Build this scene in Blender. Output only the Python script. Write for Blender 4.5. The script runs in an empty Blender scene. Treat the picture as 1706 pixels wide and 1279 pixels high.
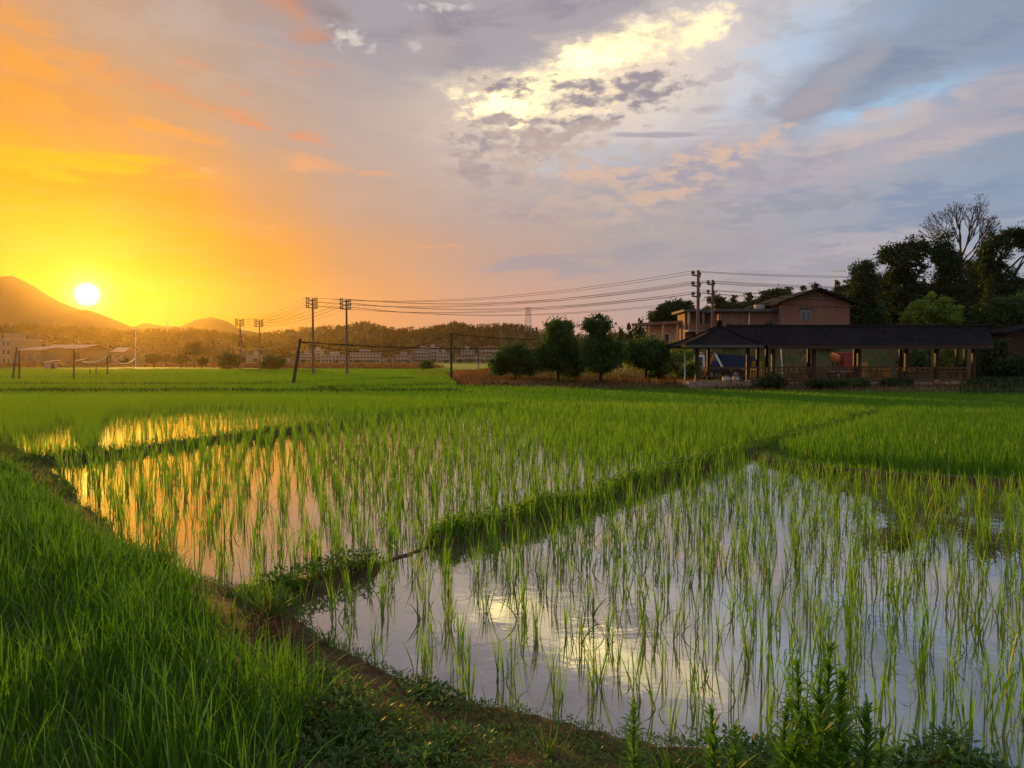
import bpy, bmesh, math, random
import numpy as np
from mathutils import Vector, Matrix, noise as mnoise

random.seed(7)
RNG = np.random.default_rng(11)
R = math.radians
scene = bpy.context.scene
COL = scene.collection

# ------------------------------------------------------------------ camera
FPX, CX, CY = 1289.0, 853.0, 639.5
PITCH = R(1.845)
CAMZ = 1.9
cam_d = bpy.data.cameras.new('camera')
cam_d.sensor_width = 36.0
cam_d.lens = 36.0 * FPX / 1706.0
cam_d.clip_start = 0.05
cam_d.clip_end = 20000
cam = bpy.data.objects.new('camera', cam_d)
COL.objects.link(cam)
cam.location = (0, 0, CAMZ)
cam.rotation_euler = (R(90) - PITCH, 0, 0)
scene.camera = cam
HAZE = 0.00006


def ray(px, py):
    """world direction with y = 1 seen at a photo pixel (used to survey places)"""
    x, v = (px - CX) / FPX, (CY - py) / FPX
    c, s = math.cos(PITCH), math.sin(PITCH)
    y, z = c + v * s, -s + v * c
    return x / y, z / y


def G(px, py, z=0.0):
    """point on the level z seen at a photo pixel"""
    dx, dz = ray(px, py)
    t = (z - CAMZ) / dz
    return (dx * t, t)


def P(px, py, y):
    """point at depth y"""
    dx, dz = ray(px, py)
    return (dx * y, y, CAMZ + dz * y)


def azel(px, py):
    dx, dz = ray(px, py)
    return math.degrees(math.atan2(dx, 1)), math.degrees(math.atan2(dz, math.hypot(dx, 1)))


def lin(r, g, b):
    f = lambda c: (c / 255 / 12.92) if c / 255 <= 0.04045 else ((c / 255 + 0.055) / 1.055) ** 2.4
    return (f(r), f(g), f(b), 1.0)


# ------------------------------------------------------------------ node helpers
class Net:
    def __init__(self, tree):
        self.t = tree

    def n(self, kind, **kw):
        nd = self.t.nodes.new(kind)
        for k, v in kw.items():
            setattr(nd, k, v)
        return nd

    def put(self, sock, v):
        if hasattr(v, 'is_output'):
            self.t.links.new(v, sock)
        elif isinstance(v, (tuple, list)) and sock.type == 'VALUE':
            sock.default_value = v[0]
        elif isinstance(v, (tuple, list)):
            k = len(sock.default_value)
            v = tuple(v)
            sock.default_value = v[:k] if len(v) >= k else v + (1.0,) * (k - len(v))
        else:
            sock.default_value = v

    def m(self, op, a, b=None, c=None, clamp=False):
        nd = self.n('ShaderNodeMath', operation=op, use_clamp=clamp)
        self.put(nd.inputs[0], a)
        if b is not None:
            self.put(nd.inputs[1], b)
        if c is not None:
            self.put(nd.inputs[2], c)
        return nd.outputs[0]

    def add(self, a, b): return self.m('ADD', a, b)
    def sub(self, a, b): return self.m('SUBTRACT', a, b)
    def mul(self, a, b): return self.m('MULTIPLY', a, b)

    def step(self, x, lo, hi, a=0.0, b=1.0):
        nd = self.n('ShaderNodeMapRange', interpolation_type='SMOOTHSTEP')
        for i, v in enumerate((x, lo, hi, a, b)):
            self.put(nd.inputs[i], v)
        return nd.outputs[0]

    def mix(self, f, a, b, mode='MIX'):
        nd = self.n('ShaderNodeMix', data_type='RGBA', blend_type=mode)
        self.put(nd.inputs[0], f)
        self.put(nd.inputs[6], a)
        self.put(nd.inputs[7], b)
        return nd.outputs[2]

    def noise(self, vec, scale, detail=4, rough=0.55, dist=0.0, color=False):
        nd = self.n('ShaderNodeTexNoise')
        if vec is not None:
            self.put(nd.inputs['Vector'], vec)
        nd.inputs['Scale'].default_value = scale
        nd.inputs['Detail'].default_value = detail
        nd.inputs['Roughness'].default_value = rough
        nd.inputs['Distortion'].default_value = dist
        return nd.outputs['Color' if color else 'Fac']

    def comb(self, x, y, z=0.0):
        nd = self.n('ShaderNodeCombineXYZ')
        for i, v in enumerate((x, y, z)):
            self.put(nd.inputs[i], v)
        return nd.outputs[0]

    def sep(self, v):
        nd = self.n('ShaderNodeSeparateXYZ')
        self.put(nd.inputs[0], v)
        return nd.outputs

    def vm(self, op, a, b=None):
        nd = self.n('ShaderNodeVectorMath', operation=op)
        self.put(nd.inputs[0], a)
        if b is not None:
            if op == 'SCALE':
                self.put(nd.inputs['Scale'], b)
            else:
                self.put(nd.inputs[1], b)
        return nd.outputs[0]

    def ramp(self, fac, stops, interp='LINEAR'):
        nd = self.n('ShaderNodeValToRGB')
        cr = nd.color_ramp
        cr.interpolation = interp
        while len(cr.elements) < len(stops):
            cr.elements.new(0.5)
        for e, (p, c) in zip(cr.elements, stops):
            e.position = p
        for e, (p, c) in zip(cr.elements, stops):
            e.position = p
            e.color = c if len(c) == 4 else (*c, 1)
        self.put(nd.inputs[0], fac)
        return nd.outputs[0]
# ------------------------------------------------------------------ sky
SUN_AZ, SUN_EL = azel(145, 490)


def build_sky():
    w = bpy.data.worlds.new('World')
    scene.world = w
    w.cycles.sampling_method = 'MANUAL'
    w.cycles.sample_map_resolution = 512
    w.use_nodes = True
    t = w.node_tree
    t.nodes.clear()
    q = Net(t)
    d = q.n('ShaderNodeTexCoord').outputs['Generated']
    x, y, z = q.sep(d)
    az = q.mul(q.m('ARCTAN2', x, y), 57.29578)
    el = q.mul(q.m('ARCSINE', z), 57.29578)
    fac = q.m('MULTIPLY_ADD', az, 1 / 160, 0.5, clamp=True)
    cols = [-1100, -300, 0, 145, 300, 450, 600, 853, 1100, 1400, 1706, 2300]
    rows = [
        (560, [(190, 150, 140), (250, 180, 60), (255, 196, 20), (255, 214, 20), (255, 196, 30), (254, 176, 76), (242, 168, 108), (214, 166, 146), (196, 166, 156), (184, 166, 168), (170, 168, 178), (150, 155, 170)]),
        (500, [(190, 155, 140), (252, 195, 40), (255, 212, 0), (255, 220, 0), (255, 208, 0), (252, 176, 62), (236, 168, 114), (208, 167, 150), (188, 168, 166), (174, 169, 178), (160, 170, 186), (140, 155, 178)]),
        (430, [(180, 155, 145), (250, 190, 40), (255, 214, 0), (255, 214, 0), (255, 186, 14), (248, 168, 66), (222, 167, 124), (196, 168, 157), (177, 170, 173), (167, 171, 184), (152, 169, 189), (130, 152, 180)]),
        (340, [(175, 155, 150), (245, 178, 50), (255, 190, 0), (255, 180, 14), (250, 167, 48), (220, 166, 118), (198, 169, 152), (184, 171, 170), (179, 173, 175), (167, 173, 187), (147, 167, 190), (125, 150, 180)]),
        (230, [(165, 155, 160), (235, 165, 75), (250, 165, 56), (236, 165, 88), (212, 166, 122), (196, 168, 150), (184, 170, 166), (178, 172, 179), (188, 184, 192), (176, 186, 204), (146, 169, 198), (120, 148, 182)]),
        (120, [(160, 155, 165), (225, 165, 105), (232, 168, 110), (208, 167, 132), (195, 167, 146), (184, 168, 160), (176, 168, 170), (174, 172, 179), (186, 188, 200), (166, 181, 205), (132, 160, 193), (110, 140, 178)]),
        (10, [(155, 150, 165), (215, 162, 115), (220, 165, 125), (200, 164, 142), (188, 162, 150), (178, 160, 154), (176, 162, 162), (170, 170, 179), (172, 176, 188), (150, 168, 190), (118, 150, 181), (100, 132, 172)]),
    ]
    els, out = [], None
    rows = rows + [(None, [(205, 205, 212)] * 4 + [(214, 214, 220)] * 4 + [(205, 212, 224)] * 4)]  # overhead row out of view, brightened to light the foreground
    prev = None
    for py, cs in rows:
        e = azel(853, py)[1] if py is not None else 52.0
        stops = []
        for px, c in zip(cols, cs):
            a = azel(px, 600)[0]
            stops.append((min(1, max(0, a / 160 + 0.5)), lin(*c)))
        c = q.ramp(fac, stops, 'EASE')
        if out is None:
            out = c
        else:
            out = q.mix(q.step(el, prev, e), out, c)
        prev = e
    # the unseen sky behind is brightened to add fill light
    out = q.mix(q.step(y, .05, -.5), out, lin(206, 208, 218))
    sd = (math.sin(R(SUN_AZ)) * math.cos(R(SUN_EL)), math.cos(R(SUN_AZ)) * math.cos(R(SUN_EL)), math.sin(R(SUN_EL)))
    nd = q.n('ShaderNodeVectorMath', operation='DOT_PRODUCT')
    q.put(nd.inputs[0], d)
    nd.inputs[1].default_value = sd
    th = q.mul(q.m('ARCCOSINE', q.m('MINIMUM', nd.outputs['Value'], 1.0)), 57.29578)
    # the haze in front of it adds its own glow, so the sky behind is deeper there
    deep = q.mul(q.m('EXPONENT', q.mul(q.mul(th, th), -1 / (19.0 ** 2))), q.step(el, 0, 17, .62, .10))
    out = q.mix(deep, out, (.22, .09, .0, 1))
    # ---- cloud layers; the cloud sheet is flat, so its noise lives on a plane overhead
    zc = q.m('MAXIMUM', z, 0.02)
    iz = q.m('DIVIDE', 1.0, q.add(zc, 0.06))
    pl = q.comb(q.mul(x, iz), q.mul(y, iz), 0.0)
    ang = q.comb(az, q.mul(el, 1.0), 0.0)
    warp = q.vm('SCALE', q.vm('SUBTRACT', q.noise(pl, 3.0, 5, 0.62, color=True), (0.5, 0.5, 0.5)), 1.6)
    wx, wy, wz = q.sep(warp)

    def str_map(rot, sx, sy):
        mp = q.n('ShaderNodeMapping')
        q.put(mp.inputs['Vector'], ang)
        mp.inputs['Rotation'].default_value = (0, 0, R(rot))
        mp.inputs['Scale'].default_value = (sx, sy, 1)
        return mp.outputs[0]

    st = lambda n: q.step(n, .30, .70)
    n_mid = st(q.noise(pl, 4.2, 7, 0.6, 0.5))
    n_fine = st(q.noise(pl, 14.0, 5, 0.6, 0.3))
    n_str = st(q.noise(str_map(12, .10, .45), 1.3, 6, 0.62, 0.6))
    n_cl = st(q.noise(str_map(-8, .50, 1.15), 1.0, 7, 0.62, 0.12))
    n_fl = st(q.noise(str_map(-6, .62, 1.15), 1.45, 5, 0.55, 0.3))

    def ell(px, py, rx, ry, rot, wamp=2.0):
        """soft ellipse (1 in the middle, falls to 0) round a direction; radii in photo pixels"""
        a0, e0 = azel(px, py)
        k = 57.29578 / FPX
        dx = q.m('MULTIPLY_ADD', wx, wamp * 2.0, q.sub(az, a0))
        dy = q.m('MULTIPLY_ADD', wy, wamp, q.sub(el, e0))
        c, s = math.cos(R(rot)), math.sin(R(rot))
        u = q.add(q.mul(dx, c / (rx * k)), q.mul(dy, s / (rx * k)))
        v = q.add(q.mul(dx, -s / (ry * k)), q.mul(dy, c / (ry * k)))
        r2 = q.add(q.mul(u, u), q.mul(v, v))
        return q.m('EXPONENT', q.mul(r2, -1.0))

    def lay(out, mask, col, k=1.0, gain=1.0):
        c = lin(*col)
        return q.mix(q.m('MULTIPLY', mask, k, clamp=True), out, (c[0] * gain, c[1] * gain, c[2] * gain, 1))

    def thr(mask, nz, lo, hi, amp=1.0):
        return q.mul(q.step(q.m('MULTIPLY_ADD', q.sub(nz, 0.5), amp, mask), lo, hi), q.step(mask, .02, .38))

    def union(*ms):
        r = ms[0]
        for b in ms[1:]:
            r = q.m('MAXIMUM', r, b)
        return r

    # overall faint mottling
    out = q.mix(q.mul(n_str, 0.10), out, lin(226, 190, 170))
    out = q.mix(q.mul(q.mul(n_mid, q.step(el, 1, 6)), 0.06), out, lin(160, 150, 160))
    # pale thin veil right of centre
    out = lay(out, thr(ell(1130, 120, 300, 130, 12), n_mid, .1, 1.2, .8), (212, 210, 218), .85)
    # open blue
    out = lay(out, thr(ell(1480, 172, 130, 28, 12, 1.0), n_mid, .25, .95, .5), (172, 208, 240), 1.0)
    out = lay(out, thr(ell(1320, 78, 90, 40, 20), n_mid, .1, 1.0, .8), (176, 203, 234), .75)
    out = lay(out, thr(ell(1010, 265, 120, 24, 0), n_mid, .1, 1.0, .8), (176, 185, 204), .8)
    out = lay(out, thr(ell(1260, 150, 70, 40, 20), n_mid, .1, 1.0, .8), (200, 212, 230), .7)
    # bright sunlit gap behind the cloud sheet
    out = lay(out, ell(960, 140, 230, 95, 12), (238, 214, 188), .9, 1.2)
    glow = union(ell(1030, 85, 120, 34, 17, 1.4), ell(1150, 55, 60, 22, 18, 1.4), ell(850, 170, 90, 48, 10, 1.6), ell(940, 150, 130, 46, 8, 1.4))
    out = lay(out, thr(glow, q.add(q.add(q.mul(n_mid, .3), q.mul(n_fl, .45)), q.mul(n_fine, .25)), .10, 1.0, 1.3), (255, 232, 186), 1.0, 1.4)
    out = lay(out, thr(union(ell(850, 175, 75, 34, 5), ell(1000, 95, 80, 24, 14)), q.add(q.mul(n_fl, .6), q.mul(n_fine, .4)), .15, 1.2, 1.0), (255, 232, 160), 1.0, 2.6)
    # altocumulus flecks in front of it
    fl = union(ell(1060, 150, 80, 40, 5, 1.0), ell(975, 160, 80, 32, -4, 1.0), ell(840, 142, 70, 16, -8, 1.0), ell(900, 235, 90, 38, 8, 1.0),
               ell(800, 235, 60, 34, -6, 1.0), ell(950, 200, 110, 18, 0, 1.0), ell(830, 200, 60, 14, 0, 1.0))
    n_mx = q.add(q.mul(n_fl, .5), q.mul(n_cl, .5))
    out = lay(out, thr(fl, n_mx, .25, 1.0, 1.3), (204, 190, 180), .75)
    out = lay(out, thr(fl, n_mx, .45, 1.25, 1.5), (160, 150, 160), .95)
    out = lay(out, thr(union(ell(900, 245, 160, 46, 0), ell(800, 270, 80, 30, 0)), n_cl, .35, 1.05, 1.4), (204, 184, 172), .7)
    out = lay(out, thr(ell(1090, 224, 110, 5, -2, .3), n_mid, .3, 1.0, .8), (164, 158, 172), .7)
    out = lay(out, thr(ell(1175, 182, 40, 9, 0, .3), n_mid, .3, 1.1, .8), (174, 166, 172), .6)
    out = lay(out, thr(ell(1190, 130, 60, 18, 12, .8), n_cl, .4, 1.1, 1.0), (190, 182, 188), .6)
    # grey sheet overhead
    sheet = union(ell(760, 50, 320, 66, 2, 2.2), ell(950, 15, 260, 48, 8, 2.2), ell(600, 22, 150, 50, -12, 2.2))
    out = lay(out, thr(sheet, n_mid, .22, .72, .45), (170, 165, 173), .92)
    out = lay(out, thr(sheet, n_str, .62, 1.5, .9), (142, 139, 150), .75)
    out = lay(out, thr(ell(720, 80, 90, 36, 8), n_mid, .35, 1.2, .9), (186, 172, 172), .6)
    out = lay(out, thr(ell(480, 10, 80, 36, -30, 2.0), n_mid, .2, 1.1, .8), (210, 150, 118), .85)
    out = lay(out, thr(ell(540, 25, 50, 22, -30, 1.0), n_mid, .2, 1.2, .8), (150, 138, 142), .8)
    out = lay(out, thr(ell(580, 68, 36, 15, -10, 1.6), n_fl, .30, 1.5, 1.2), (228, 220, 208), .85)
    out = lay(out, thr(ell(735, 7, 50, 9, 4, 1.0), n_fl, .30, 1.5, 1.2), (222, 214, 206), .75)
    out = lay(out, thr(ell(690, 75, 24, 9, 4, .6), n_fine, .35, 1.3, 1.0), (214, 208, 206), .6)
    out = lay(out, thr(ell(1090, 28, 30, 7, 14, .6), n_fine, .35, 1.3, 1.0), (236, 224, 206), .7)
    # blue-grey bank coming in from the right
    bank = union(ell(1560, 70, 260, 64, 14, 1.4), ell(1370, 155, 90, 40, 32, .9), ell(1720, 190, 110, 60, 8, 1.6))
    out = lay(out, thr(bank, n_mid, .24, .78, .4), (150, 162, 182), .94)
    out = lay(out, thr(bank, n_str, .6, 1.5, 1.0), (128, 143, 168), .7)
    out = lay(out, thr(ell(1350, 170, 66, 32, 34, 1.0), n_mid, .25, 1.0, .5), (174, 164, 172), .85)
    out = lay(out, thr(ell(1420, 115, 130, 30, 30, 1.0), n_mid, .25, 1.3, .7), (174, 172, 182), .7)
    out = lay(out, thr(ell(1262, 175, 26, 20, 34, 1.0), n_cl, .35, 1.1, .8), (182, 174, 180), .7)
    # long ridge of peach-lit cloud
    ridge = union(ell(1560, 215, 240, 46, 10, 1.6), ell(1150, 290, 200, 46, 8, 1.6), ell(1330, 290, 200, 50, 8, 1.6))
    out = lay(out, thr(ridge, n_mid, .2, 1.0, .7), (184, 177, 186), .85)
    lit = union(ell(1000, 292, 130, 20, 0, 1.2), ell(1130, 278, 120, 26, 14, 1.4), ell(1240, 250, 80, 22, 20, 1.2), ell(1110, 325, 100, 20, 14, 1.2))
    out = lay(out, thr(lit, n_cl, .30, 1.35, 1.1), (228, 192, 168), .9)
    out = lay(out, thr(union(ell(1150, 300, 190, 44, 8), ell(1330, 270, 120, 30, 14)), q.sub(1.0, n_cl), .45, 1.35, 1.1), (166, 162, 178), .7)
    out = lay(out, thr(ell(1430, 215, 160, 22, 12, 1.2), n_mid, .2, 1.2, .8), (208, 192, 188), .85)
    out = lay(out, thr(ell(1500, 262, 240, 20, 8, 1.2), n_str, .3, 1.2, 1.0), (206, 190, 188), .7)
    out = lay(out, thr(ell(1400, 300, 240, 30, 6, 1.2), n_str, .45, 1.3, 1.1), (150, 160, 184), .6)
    out = lay(out, thr(union(ell(880, 360, 110, 18, -10), ell(960, 348, 60, 10, 0), ell(810, 285, 70, 24, -10)), n_cl, .35, 1.15, 1.0), (168, 156, 162), .75)
    out = lay(out, thr(ell(1000, 345, 200, 46, 0), n_cl, .4, 1.2, 1.2), (208, 184, 170), .6)
    out = lay(out, thr(ell(1450, 400, 280, 40, 4), n_str, .35, 1.2, 1.2), (196, 186, 190), .6)
    out = lay(out, thr(ell(1540, 345, 220, 40, 4), n_str, .3, 1.1, 1.2), (136, 154, 182), .85)
    out = lay(out, thr(union(ell(1180, 420, 240, 26, 3), ell(1350, 450, 220, 20, 2), ell(930, 440, 160, 20, 0)), n_str, .3, 1.2, 1.2), (160, 158, 170), .65)
    out = lay(out, thr(ell(1300, 345, 170, 18, 6), n_cl, .3, 1.2, 1.0), (150, 154, 172), .6)
    # orange streaks on the sun side
    lt = union(ell(110, 182, 170, 22, -12, 1.0), ell(40, 95, 80, 26, -32, 1.2), ell(280, 212, 130, 14, -14, 1.0), ell(60, 60, 110, 24, -24, 1.2))
    out = lay(out, thr(lt, n_str, .35, 1.3, 1.1), (255, 168, 66), .7)
    lt2 = union(ell(130, 272, 160, 14, -2, .8), ell(210, 262, 70, 14, 0, .8), ell(60, 285, 120, 12, 0, .8))
    out = lay(out, thr(lt2, n_str, .35, 1.3, 1.1), (255, 188, 34), .85)
    lt3 = union(ell(385, 140, 80, 16, -16, 1.0), ell(330, 165, 140, 16, -10, 1.2), ell(390, 190, 60, 11, -16, 1.0), ell(500, 110, 70, 22, -10, 1.2), ell(510, 232, 46, 14, -10, .8))
    out = lay(out, thr(lt3, n_str, .35, 1.35, 1.1), (232, 154, 108), .85)
    lt4 = union(ell(346, 287, 20, 6, -4, .3), ell(632, 292, 46, 7, 3, .4), ell(715, 410, 50, 4, 2, .3), ell(455, 380, 16, 5, -12, .3), ell(500, 270, 110, 16, -6, 1.0))
    out = lay(out, thr(lt4, n_mid, .35, 1.3, .9), (244, 174, 122), .7)
    out = lay(out, thr(ell(330, 50, 190, 60, -20, 2.0), n_mid, .3, 1.3, 1.0), (198, 180, 172), .7)
    out = lay(out, thr(ell(300, 105, 190, 40, -20, 2.0), n_mid, .3, 1.3, 1.0), (204, 174, 150), .6)
    # ---- the sun itself and the air lit around it
    halo = q.m('EXPONENT', q.mul(q.mul(th, th), -1 / (3.2 ** 2)))
    out = q.mix(q.mul(halo, .5), out, (.95, .60, .0, 1))
    halo2 = q.m('EXPONENT', q.mul(q.mul(th, th), -1 / (1.25 ** 2)))
    out = q.mix(q.mul(halo2, 1.0), out, (1.25, 1.12, .30, 1))
    disc = q.step(th, .12, .9, 1.0, 0.0)
    out = q.mix(disc, out, (5, 4.6, 3.6, 1))
    # below the horizon: dull earth
    out = q.mix(q.step(el, -3.0, -0.5, 1.0, 0.0), out, lin(110, 105, 90))
    bg = q.n('ShaderNodeBackground')
    q.put(bg.inputs['Color'], out)
    bg.inputs['Strength'].default_value = .67
    o = q.n('ShaderNodeOutputWorld')
    t.links.new(bg.outputs[0], o.inputs['Surface'])


build_sky()
sun_d = bpy.data.lights.new('sun', 'SUN')
sun_d.energy = 5.0
sun_d.angle = R(0.8)
sun_d.color = (1.0, 0.53, 0.09)
sun = bpy.data.objects.new('sun', sun_d)
COL.objects.link(sun)
_sv = Vector((math.sin(R(SUN_AZ)) * math.cos(R(SUN_EL)), math.cos(R(SUN_AZ)) * math.cos(R(SUN_EL)), math.sin(R(SUN_EL))))
sun.rotation_euler = _sv.to_track_quat('Z', 'Y').to_euler()
sun.location = _sv * 50

scene.view_settings.view_transform = 'Standard'
scene.view_settings.look = 'None'
scene.view_settings.exposure = .5
scene.view_settings.gamma = 1
# ------------------------------------------------------------------ object helpers
def tag(o, label=None, cat=None, group=None, kind=None):
    if label: o['label'] = label
    if cat: o['category'] = cat
    if group: o['group'] = group
    if kind: o['kind'] = kind
    return o


def link(name, me, mat=None, parent=None, loc=None):
    o = bpy.data.objects.new(name, me)
    COL.objects.link(o)
    if mat is not None and not me.materials:
        me.materials.append(mat)
    if parent is not None:
        o.parent = parent
    if loc is not None:
        o.location = loc
    return o


def empty(name, loc, rz=0.0):
    o = bpy.data.objects.new(name, None)
    COL.objects.link(o)
    o.location = loc
    o.rotation_euler = (0, 0, rz)
    o.empty_display_size = 0.2
    return o


def np_mesh(name, V, Q, attrs=None, smooth=False):
    """mesh from numpy: V (n,3), Q (m,k) faces of one size k"""
    V = np.ascontiguousarray(V, dtype=np.float32)
    Q = np.ascontiguousarray(Q, dtype=np.int32)
    me = bpy.data.meshes.new(name)
    m, k = Q.shape
    me.vertices.add(len(V))
    me.vertices.foreach_set('co', V.ravel())
    me.loops.add(m * k)
    me.loops.foreach_set('vertex_index', Q.ravel())
    me.polygons.add(m)
    me.polygons.foreach_set('loop_start', np.arange(0, m * k, k, dtype=np.int32))
    me.polygons.foreach_set('loop_total', np.full(m, k, dtype=np.int32))
    if smooth:
        me.polygons.foreach_set('use_smooth', np.ones(m, dtype=bool))
    me.update(calc_edges=True)
    for an, av in (attrs or {}).items():
        a = me.attributes.new(an, 'FLOAT', 'POINT')
        a.data.foreach_set('value', np.ascontiguousarray(av, dtype=np.float32))
    return me


def new_mat(name):
    m = bpy.data.materials.new(name)
    m.use_nodes = True
    m.node_tree.nodes.clear()
    q = Net(m.node_tree)
    out = q.n('ShaderNodeOutputMaterial')
    return m, q, out


def principled(q, out, col, rough=0.8, metal=0.0, spec=0.3, bump=None, bstr=0.3, bdist=0.02):
    b = q.n('ShaderNodeBsdfPrincipled')
    q.put(b.inputs['Base Color'], col)
    q.put(b.inputs['Roughness'], rough)
    b.inputs['Metallic'].default_value = metal
    b.inputs['Specular IOR Level'].default_value = spec
    if bump is not None:
        bn = q.n('ShaderNodeBump')
        bn.inputs['Strength'].default_value = bstr
        bn.inputs['Distance'].default_value = bdist
        q.put(bn.inputs['Height'], bump)
        q.t.links.new(bn.outputs[0], b.inputs['Normal'])
    if out is not None:
        q.t.links.new(b.outputs[0], out.inputs['Surface'])
    return b


def attr(q, name):
    a = q.n('ShaderNodeAttribute', attribute_name=name)
    return a.outputs['Fac']


def rough_mat(name, c1, c2, scale=4.0, rough=0.85, spec=0.2, bump=0.3, detail=5, objspace=True, metal=0.0, bdist=0.02):
    """worn, uneven surface between two colours"""
    m, q, out = new_mat(name)
    tc = q.n('ShaderNodeTexCoord').outputs['Object']
    n1 = q.noise(tc, scale, detail, 0.6)
    n2 = q.noise(tc, scale * 0.17, 3, 0.5)
    f = q.step(q.add(q.mul(n1, .6), q.mul(n2, .4)), .32, .68)
    principled(q, out, q.mix(f, (*c1, 1), (*c2, 1)), rough, metal, spec, n1, bump, bdist)
    return m


def leaf_mat(name, c_lo, c_hi, c_odd=None, trans=0.5, odd=0.92, spec=True, tcol=None, base_col=None):
    """thin leaves: part of the light passes through; attribute tint varies colour leaf by leaf"""
    m, q, out = new_mat(name)
    t = attr(q, 'tint')
    col = q.mix(t, (*c_lo, 1), (*c_hi, 1))
    if c_odd is not None:
        col = q.mix(q.step(t, odd, min(1.0, odd + .04)), col, (*c_odd, 1))
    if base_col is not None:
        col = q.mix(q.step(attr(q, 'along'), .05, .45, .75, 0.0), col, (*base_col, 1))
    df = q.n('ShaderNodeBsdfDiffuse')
    q.put(df.inputs['Color'], col)
    tr = q.n('ShaderNodeBsdfTranslucent')
    q.put(tr.inputs['Color'], q.mix(1.0, col, (*(tcol or (1.6, 1.5, .7)), 1), 'MULTIPLY'))
    mx = q.n('ShaderNodeMixShader')
    mx.inputs[0].default_value = trans
    q.t.links.new(df.outputs[0], mx.inputs[1])
    q.t.links.new(tr.outputs[0], mx.inputs[2])
    last = mx.outputs[0]
    if spec:
        gl = q.n('ShaderNodeBsdfGlossy')
        gl.inputs['Roughness'].default_value = 0.45
        m2 = q.n('ShaderNodeMixShader')
        m2.inputs[0].default_value = 0.025
        q.t.links.new(last, m2.inputs[1])
        q.t.links.new(gl.outputs[0], m2.inputs[2])
        last = m2.outputs[0]
    q.t.links.new(last, out.inputs['Surface'])
    return m


# ------------------------------------------------------------------ the survey of the fields (photo pixels -> ground)
def gl(pts, z=0.0):
    return np.array([G(a, b, z) for a, b in pts])


BANK_EDGE = [(-700, 690), (-200, 714), (0, 738), (60, 765), (100, 795), (140, 835), (190, 880), (230, 915), (290, 945), (350, 972), (430, 992),
             (470, 1000), (498, 1010), (510, 1040), (540, 1068), (600, 1098), (660, 1132), (720, 1160), (800, 1180), (880, 1195), (960, 1210),
             (1050, 1232), (1150, 1243), (1250, 1258), (1330, 1272), (1420, 1290), (1480, 1285), (1530, 1258), (1570, 1246), (1620, 1258),
             (1660, 1290), (1750, 1330), (2100, 1400)]
LEV1A = [(450, 1003), (520, 977), (560, 964), (612, 948)]
LEV1B = [(612, 948), (640, 937), (680, 924), (730, 906)]
LEV1 = [(735, 903), (800, 890), (880, 868), (960, 845), (1040, 818), (1110, 796), (1180, 776), (1240, 758), (1290, 744), (1360, 723), (1420, 706), (1462, 692)]
LEV2 = [(50, 770), (110, 767), (200, 757), (300, 742), (400, 728), (480, 719), (560, 710), (640, 700), (720, 691), (800, 684), (880, 678)]
LEV3 = [(1270, 762), (1300, 774), (1350, 783), (1430, 791), (1500, 798), (1600, 804), (1720, 811), (1900, 822), (2300, 840)]
LEV4 = [(860, 679), (1100, 681), (1300, 685), (1462, 690), (1600, 694), (1800, 699), (2300, 712)]
PX_B = [(100, 778), (60, 800)] + [(100, 795), (140, 835), (190, 880), (230, 915), (290, 945), (350, 972), (430, 992)] + LEV1A + LEV1B + LEV1 + LEV4[::-1][3:] + LEV2[::-1]
PX_C = [(498, 1010), (510, 1040), (540, 1068), (600, 1098), (660, 1132), (720, 1160), (800, 1180), (880, 1195), (960, 1210), (1050, 1232), (1150, 1243),
        (1250, 1258), (1330, 1272), (1420, 1290), (1480, 1285), (1530, 1258), (1570, 1246), (1620, 1258), (1660, 1290), (1750, 1330), (2100, 1400)] + LEV3[::-1] + LEV1[::-1][4:] + LEV1B[::-1] + LEV1A[::-1]
PX_D = LEV3 + LEV4[::-1][:4] + LEV1[::-1][:4]
PX_A = LEV2 + [(880, 676), (760, 672), (400, 664), (0, 661), (-900, 661), (-900, 690), (-200, 714), (0, 738), (50, 765)]


PX_TALL_0 = [(-900, 700), (-200, 735), (0, 775), (50, 812), (90, 850), (150, 900), (215, 942), (290, 975), (325, 1000), (345, 1060), (385, 1130), (500, 1190),
             (535, 1230), (500, 1290), (480, 1500), (-1500, 1500)]


def in_poly(poly, x, y):
    poly = np.asarray(poly, float)
    c = np.zeros(x.shape, bool)
    j = len(poly) - 1
    for i in range(len(poly)):
        xi, yi = poly[i]
        xj, yj = poly[j]
        if yi != yj:
            k = ((yi > y) != (yj > y)) & (x < (xj - xi) * (y - yi) / (yj - yi) + xi)
            c ^= k
        j = i
    return c


def seg_dist(pl, x, y):
    d = np.full(x.shape, 1e9)
    for (ax, ay), (bx, by) in zip(pl[:-1], pl[1:]):
        vx, vy = bx - ax, by - ay
        t = np.clip(((x - ax) * vx + (y - ay) * vy) / (vx * vx + vy * vy + 1e-9), 0, 1)
        d = np.minimum(d, np.hypot(x - ax - t * vx, y - ay - t * vy))
    return d


def project(x, y, z=0.0):
    """photo pixel of a world point (arrays)"""
    c, s = math.cos(PITCH), math.sin(PITCH)
    zz = z - CAMZ
    dep = y * c - zz * s
    up = y * s + zz * c
    return CX + FPX * x / dep, CY - FPX * up / dep


def ss(x, a, b):
    t = np.clip((x - a) / (b - a), 0, 1)
    return t * t * (3 - 2 * t)


def wav(x, y, s, seed=0):
    """cheap smooth 2-D wobble, about -1..1"""
    a = seed * 1.7
    return (np.sin(x * s + a + 1.3 * np.sin(y * s * .7 + a)) + np.sin(y * s * 1.13 + 2 * a + 1.1 * np.sin(x * s * .9)) +
            np.sin((x + y) * s * 1.9 + a) * .5 + np.sin((x - y) * s * 2.7 - a) * .4) / 2.6


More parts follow.
